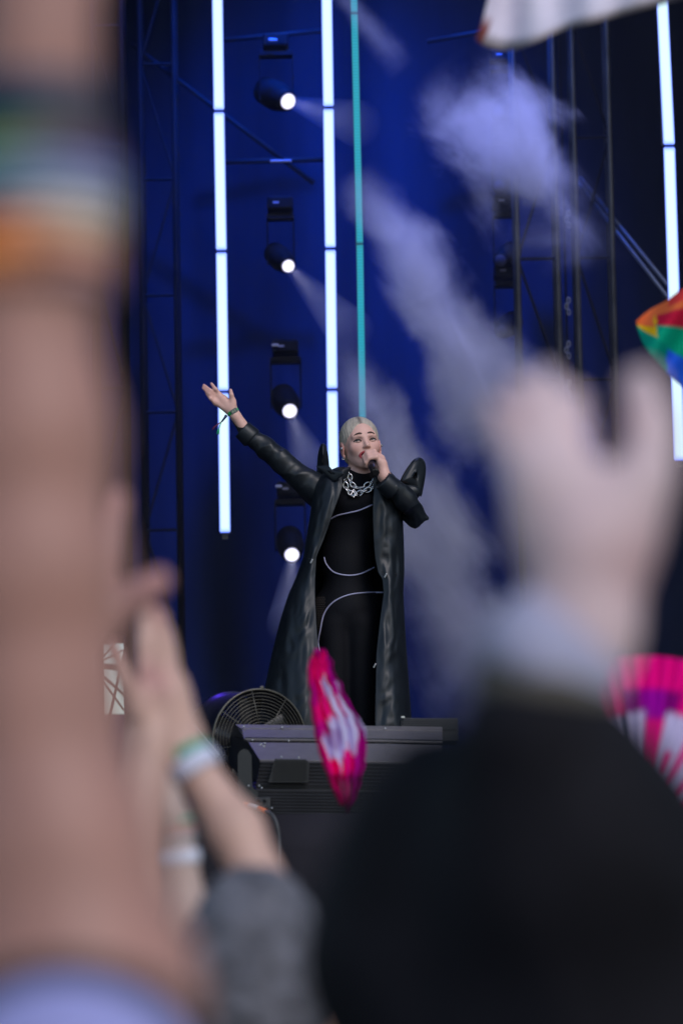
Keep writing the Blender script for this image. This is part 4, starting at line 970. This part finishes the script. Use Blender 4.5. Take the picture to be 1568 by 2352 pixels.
def band(ya, yb, xa, xb, r, col, parent, name='wristband', rough=.6):
    a = Vector(A1(xa, ya)); b = Vector(A1(xb, yb)); d = (b - a); q = MB().tube([a, a + d * .06, a + d * .5, a + d * .94, b], [r * .93, r * 1.0, r * 1.05, r * 1.0, r * .93], 32, cap=False)
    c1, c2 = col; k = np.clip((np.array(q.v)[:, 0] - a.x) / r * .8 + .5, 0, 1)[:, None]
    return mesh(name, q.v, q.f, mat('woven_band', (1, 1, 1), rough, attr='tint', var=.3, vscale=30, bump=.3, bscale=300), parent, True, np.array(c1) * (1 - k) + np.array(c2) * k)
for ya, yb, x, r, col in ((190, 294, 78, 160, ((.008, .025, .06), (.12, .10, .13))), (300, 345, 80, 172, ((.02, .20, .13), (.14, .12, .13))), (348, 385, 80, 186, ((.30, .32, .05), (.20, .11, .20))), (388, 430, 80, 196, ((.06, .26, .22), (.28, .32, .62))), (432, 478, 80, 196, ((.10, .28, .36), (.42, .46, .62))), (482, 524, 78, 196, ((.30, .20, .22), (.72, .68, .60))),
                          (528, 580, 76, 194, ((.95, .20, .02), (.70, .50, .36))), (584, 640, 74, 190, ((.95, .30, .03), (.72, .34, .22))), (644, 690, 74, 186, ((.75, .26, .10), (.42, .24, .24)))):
    band(ya, yb, x, x, m1(r), col, p1)
# shirt sleeve with black trim at the bottom left
mb = [cap(A1(150, 2545, -.09), A1(170, 2900, -.05), m1(265), m1(330), .04), ell(A1(160, 2460, -.10), (m1(250), m1(200), m1(150)), k=.04), cap(A1(170, 2900, -.05), (sh1[0] - .3, Y1, sh1[2] - .15), .09, .12, .06), ell((sh1[0] - .2, Y1, sh1[2] - .3), (.21, .15, .33), k=.05)]
blob('shirt', mb, .008, mat('lavender_shirt', (.36, .36, .68), .8, var=.06, bump=.3, bscale=20), p1, 2)
ringp = [A1(160 + 268 * math.sin(a), 2440 - 160 * math.cos(a), -.09 + .0 * math.cos(a)) for a in np.linspace(-1.9, 1.75, 30)]
MB().tube(ringp, [.008 + .014 * math.sin(math.pi * i / 29) for i in range(30)], 10).build('sleeve_trim', mat('black_trim', (.012, .010, .012), .8), p1, True)

# --- 2. person in black, right
p2 = person('person in black seen from behind at lower right, one open hand raised', (W(1150, 2600, Y1)[0], Y1, 0))
Y2 = 2.8
def B(px, py, dy=0.): return W(px, py, Y2 + dy)
mm = lambda px: M_(px, Y2)
hand2 = []
for pts, r in ((((1225, 1120), (1170, 1020), (1134, 938)), .0102), (((1268, 1100), (1216, 985), (1190, 888)), .0108), (((1306, 1090), (1268, 975), (1256, 868)), .0108), (((1335, 1100), (1322, 1000), (1320, 912)), .0098)):
    hand2 += chain([B(*pts[0], 0), B(*pts[1], .012), B(*pts[2], .035)], [r * 1.08, r, r * .88], .006)
hand2 += chain([B(1425, 1200, 0), B(1482, 1095, .0), B(1490, 985, .01), B(1472, 885, .02)], [.022, .0200, .0180, .0150], .010)
hand2 += [cap(B(1250, 1110), B(1310, 1260), .022, .026, .02), cap(B(1320, 1120), B(1380, 1260), .018, .026, .015), cap(B(1300, 1190), B(1400, 1200), .022, .022, .015), cap(B(1440, 1180), B(1400, 1290), .024, .022, .02),
          ell(B(1330, 1210, 0), (mm(160), .020, mm(140)), k=.02), cap(B(1350, 1270), B(1335, 1450), .042, .038, .02), cap(B(1335, 1450), B(1245, 1720), .038, .036, .02), cap(B(1245, 1720), B(1400, 2250, .05), .04, .045, .03)]
hd2 = B(1060, 2170, .25)
sh2 = B(1480, 2700, .1)
crowd_body(p2, hand2 + headp((hd2[0], hd2[1], hd2[2] - .01)) + rest(hd2[0], hd2[1], hd2[2] - .27), .006, (.78, .58, .58), [(B(1400, 1290), .04), (B(1400, 960), .02), (B(1160, 915), .02)])  # reddish spot left of the thumb paints in the dark finger shadow
jk = [ell(B(1080, 2150, .15), (mm(352), .12, mm(490)), k=.08), cap(B(1245, 1700, .0), B(1330, 1980, .04), mm(185), mm(275), .05), cap(B(1330, 1980, .05), B(1460, 2500, .12), mm(280), mm(400), .06), cap(B(1460, 2500, .12), B(1100, 2900, .2), .12, .14, .08),
      cap((hd2[0] - .14, hd2[1], hd2[2] - .32), (hd2[0] + .16, hd2[1], hd2[2] - .32), .11, .12, .08), ell((hd2[0], hd2[1], hd2[2] - .6), (.25, .16, .36), k=.06), cap(B(900, 2200, .17), B(1020, 1950, .17), mm(120), mm(120), .08)]
jkf = fold((1, 0, .3), 7, .006, 2.)
blob('jacket', jk, .009, mat('black_hoodie', (.011, .0105, .014), .8, var=.6, vscale=5, bump=.3, bscale=60, spec=.15), p2, 2, disp=jkf)
MB().tube([Vector(B(1318, 1455)), Vector(B(1285, 1492)), Vector(B(1250, 1540)), Vector(B(1232, 1578))], [mm(152), mm(166), mm(172), mm(165)], 32).build('shirt_cuff', mat('white_cuff', (.46, .45, .60), .8, bump=.3, bscale=30), p2, True)
MB().tube([Vector(B(1262, 1556)), Vector(B(1252, 1590)), Vector(B(1248, 1640))], [mm(168), mm(172), mm(160)], 32).build('knit_cuff', mat('olive_knit', (.14, .125, .10), .9, bump=.5, bscale=90), p2, True)

# --- 3. grey haired person clapping
Y3 = 5.0
def C3(px, py, dy=0.): return W(px, py, Y3 + dy)
p3 = person('grey haired person clapping hands overhead with white and green wristband', (C3(575, 2352)[0], Y3, 0))
hd3 = C3(585, 2208, 0)
pr = headp((hd3[0], hd3[1], hd3[2] - .02), 1.04) + rest(hd3[0] + .02, Y3, hd3[2] - .30)
el3 = C3(625, 2085, .25); wr3 = C3(437, 1748, .3)
pr += [cap((hd3[0] + .19, Y3 + .02, hd3[2] - .31), el3, .050, .040, .03), cap(el3, C3(542, 1905, .28), .038, .036, .02), cap(C3(542, 1905, .28), wr3, .036, .027, .02)]
def clap(dx, s, dy):
    q = []
    for i, (x0, y0, x1, y1, x2, y2) in enumerate(((372, 1590, 352, 1480, 338, 1392), (384, 1595, 370, 1485, 356, 1396), (396, 1600, 386, 1495, 374, 1410), (404, 1612, 398, 1520, 388, 1450))):
        q += chain([C3(x0 + dx, y0, dy + i * .008), C3(x1 + dx * .9, y1, dy + i * .008), C3(x2 + dx * .6, y2, dy + i * .008)], [.0105, .010, .0082], .004)
    q += [cap(C3(385 + dx, 1590, dy + .01), C3(420 + dx * .6, 1690, dy + .01), .024, .026, .02), ell(C3(398 + dx, 1620, dy), (.024, .024, .05), k=.02), cap(C3(415 + dx * .5, 1690, dy + .01), wr3 if dx == 0 else C3(420 + dx, 1760, dy), .026, .028, .02)]
    return q
pr += clap(0, 1, .3) + chain([C3(372, 1650, .28), C3(345, 1590, .26), C3(330, 1530, .26)], [.014, .011, .009], .008)
# second palm pressed against the first, its forearm drops behind the near arm
wr3b = C3(345, 1745, .27)
pr += [cap(C3(345, 1600, .27), C3(345, 1700, .27), .022, .024, .015)] + chain([C3(338, 1590, .27), C3(332, 1480, .27), C3(330, 1400, .28)], [.012, .0105, .008], .005) + chain([C3(350, 1590, .28), C3(345, 1470, .28), C3(340, 1388, .28)], [.012, .0105, .008], .005) + \
      chain([C3(325, 1640, .25), C3(298, 1560, .24), C3(272, 1480, .24)], [.013, .010, .008], .006) + [cap(C3(345, 1700, .27), C3(300, 2050, .22), .026, .042, .02), cap(C3(300, 2050, .22), (hd3[0] - .17, Y3 + .02, hd3[2] - .31), .043, .055, .03)]
crowd_body(p3, pr, .007, (.68, .42, .33), [(C3(345, 1400, .3), .03), (C3(350, 1560, .26), .03), (C3(272, 1485, .24), .02)])
hg = [ell((hd3[0], hd3[1] - .006, hd3[2] - .012), (.094, .112, .136), k=.02), ell((hd3[0], hd3[1] - .035, hd3[2] - .05), (.084, .08, .09), k=.03), ell((hd3[0], hd3[1] + .1, hd3[2] - .06), (.07, .06, .09), k=.01, sub=True)]
def hairdisp(v): return np.array([.005 * mnoise.noise(Vector(p * 55)) + .004 * mnoise.noise(Vector(p * 20)) for p in v])
blob('hair', hg, .006, mat('grey_hair', (.18, .175, .20), .6, var=.4, vscale=30, bump=1, bscale=150), p3, 1, disp=hairdisp)
blob('shirt', [grow(q, .016) for q in rest(hd3[0] + .02, Y3, hd3[2] - .30)[:3]] + [cap((hd3[0] + .14, Y3, hd3[2] - .33), tuple(np.array([hd3[0] + .19, Y3 + .02, hd3[2] - .31]) * .6 + el3 * .4), .07, .062, .03)], .009, mat('dark_tee', (.02, .02, .03), .85), p3, 1)
def bandat(a, b, r, col, parent, mname):
    a = Vector(a); b = Vector(b); d = b - a
    return MB().tube([a, a + d * .12, a + d * .88, b], [r * .94, r, r, r * .94], 28, cap=False).build('wristband', mat(mname, col, .5, var=.15, vscale=30), parent, True)
bandat(C3(458, 1778, .295), C3(435, 1742, .298), .0350, (.72, .73, .88), p3, 'white_band'); bandat(C3(436, 1743, .298), C3(424, 1722, .30), .0325, (.04, .36, .20), p3, 'green_band')

# --- 4. raised hand, palm open, near left
Y4 = 4.0
def D4(px, py, dy=0.): return W(px, py, Y4 + dy)
p4 = person('person hidden behind the near left arm, open hand with thumb out', (D4(150, 2352)[0], Y4, 0))
pr = chain([D4(246, 1400), D4(262, 1270, .01), D4(276, 1140, .02)], [.0135, .0125, .0105], .006) + chain([D4(205, 1400), D4(205, 1260, .01), D4(210, 1120, .02)], [.0125, .0115, .0095], .006) + chain([D4(170, 1410), D4(160, 1280, .01), D4(160, 1150, .02)], [.012, .011, .009], .006) + chain([D4(135, 1430), D4(115, 1330, .01), D4(105, 1230, .02)], [.011, .010, .008], .006)
pr += chain([D4(215, 1450), D4(275, 1405, .0), D4(325, 1365, .0), D4(364, 1334, .0)], [.018, .0165, .0155, .0148], .012)
pr += [cap(D4(220, 1400), D4(180, 1480), .020, .022, .02), cap(D4(150, 1440), D4(150, 1500), .02, .026, .02), ell(D4(175, 1440), (.040, .022, .04), k=.02), cap(D4(150, 1480), D4(105, 1640), .03, .027, .02), cap(D4(105, 1640), D4(60, 2220, .05), .027, .045, .02)]
hd4 = D4(-120, 2330, .1)
pr += [cap(D4(60, 2220, .05), (hd4[0] + .18, hd4[1], hd4[2] - .28), .045, .055, .03)] + headp(hd4) + rest(hd4[0], hd4[1], hd4[2] - .26)
crowd_body(p4, pr, .007, (.52, .29, .25), [(D4(355, 1340), .045), (D4(255, 1160, .02), .03)])
blob('hair', [ell(hd4 + np.array([0, -.01, .012]), (.082, .098, .092), k=.02), ell(hd4 + np.array([0, .11, -.05]), (.07, .06, .09), k=.01, sub=True)], .007, mat('brown_hair', (.05, .03, .02), .6, var=.4, bump=1, bscale=120), p4, 1)
blob('shirt', [grow(q, .016) for q in rest(hd4[0], hd4[1], hd4[2] - .26)[:3]], .01, mat('dark_tee', (.02, .02, .03), .85), p4, 1)

# --- 5. farther raised hand with stacked bracelets
Y5 = 5.8
def E5(px, py, dy=0.): return W(px, py, Y5 + dy)
p5 = person('person farther back in the crowd, thin raised forearm with white bracelets', (E5(440, 2352)[0], Y5, 0))
pr = chain([E5(352, 1800), E5(335, 1745), E5(322, 1700)], [.010, .009, .007], .005) + chain([E5(365, 1795), E5(358, 1735), E5(352, 1690)], [.010, .009, .0075], .005) + chain([E5(378, 1795), E5(378, 1740), E5(376, 1700)], [.010, .009, .007], .005) + chain([E5(388, 1803), E5(394, 1760), E5(396, 1725)], [.009, .008, .0065], .005)
pr += chain([E5(352, 1845), E5(326, 1810), E5(308, 1775)], [.012, .010, .008], .007) + [cap(E5(360, 1800), E5(378, 1860), .02, .022, .015), cap(E5(382, 1805), E5(392, 1860), .018, .022, .015), cap(E5(388, 1860), E5(405, 1900), .021, .021, .015), cap(E5(405, 1900), E5(428, 2120, .0), .022, .036, .02)]
hd5 = E5(330, 2430, -.05); s5 = np.array([hd5[0] + .18, Y5, hd5[2] - .28])
pr += [cap(E5(428, 2120), s5, .038, .05, .03)] + headp(hd5) + rest(hd5[0], Y5, hd5[2] - .26)
crowd_body(p5, pr, .007, (.52, .37, .31))
blob('hair', [ell(hd5 + np.array([0, -.01, .012]), (.082, .098, .092), k=.02), ell(hd5 + np.array([0, .11, -.05]), (.07, .06, .09), k=.01, sub=True)], .008, mat('fair_hair', (.22, .16, .10), .6, var=.4, bump=1, bscale=120), p5, 1)
blob('shirt', [grow(q, .016) for q in rest(hd5[0], Y5, hd5[2] - .26)[:3]], .01, mat('pale_tee', (.4, .38, .42), .85), p5, 1)
bandat(E5(401, 1884), E5(405, 1900), .0262, (.05, .34, .20), p5, 'green_band2'); bandat(E5(405, 1901), E5(409, 1918), .0265, (.62, .30, .25), p5, 'coral_band'); bandat(E5(410, 1922), E5(412, 1934), .0258, (.5, .5, .52), p5, 'grey_band'); bandat(E5(414, 1955), E5(418, 1985), .029, (.75, .75, .85), p5, 'white_band2')
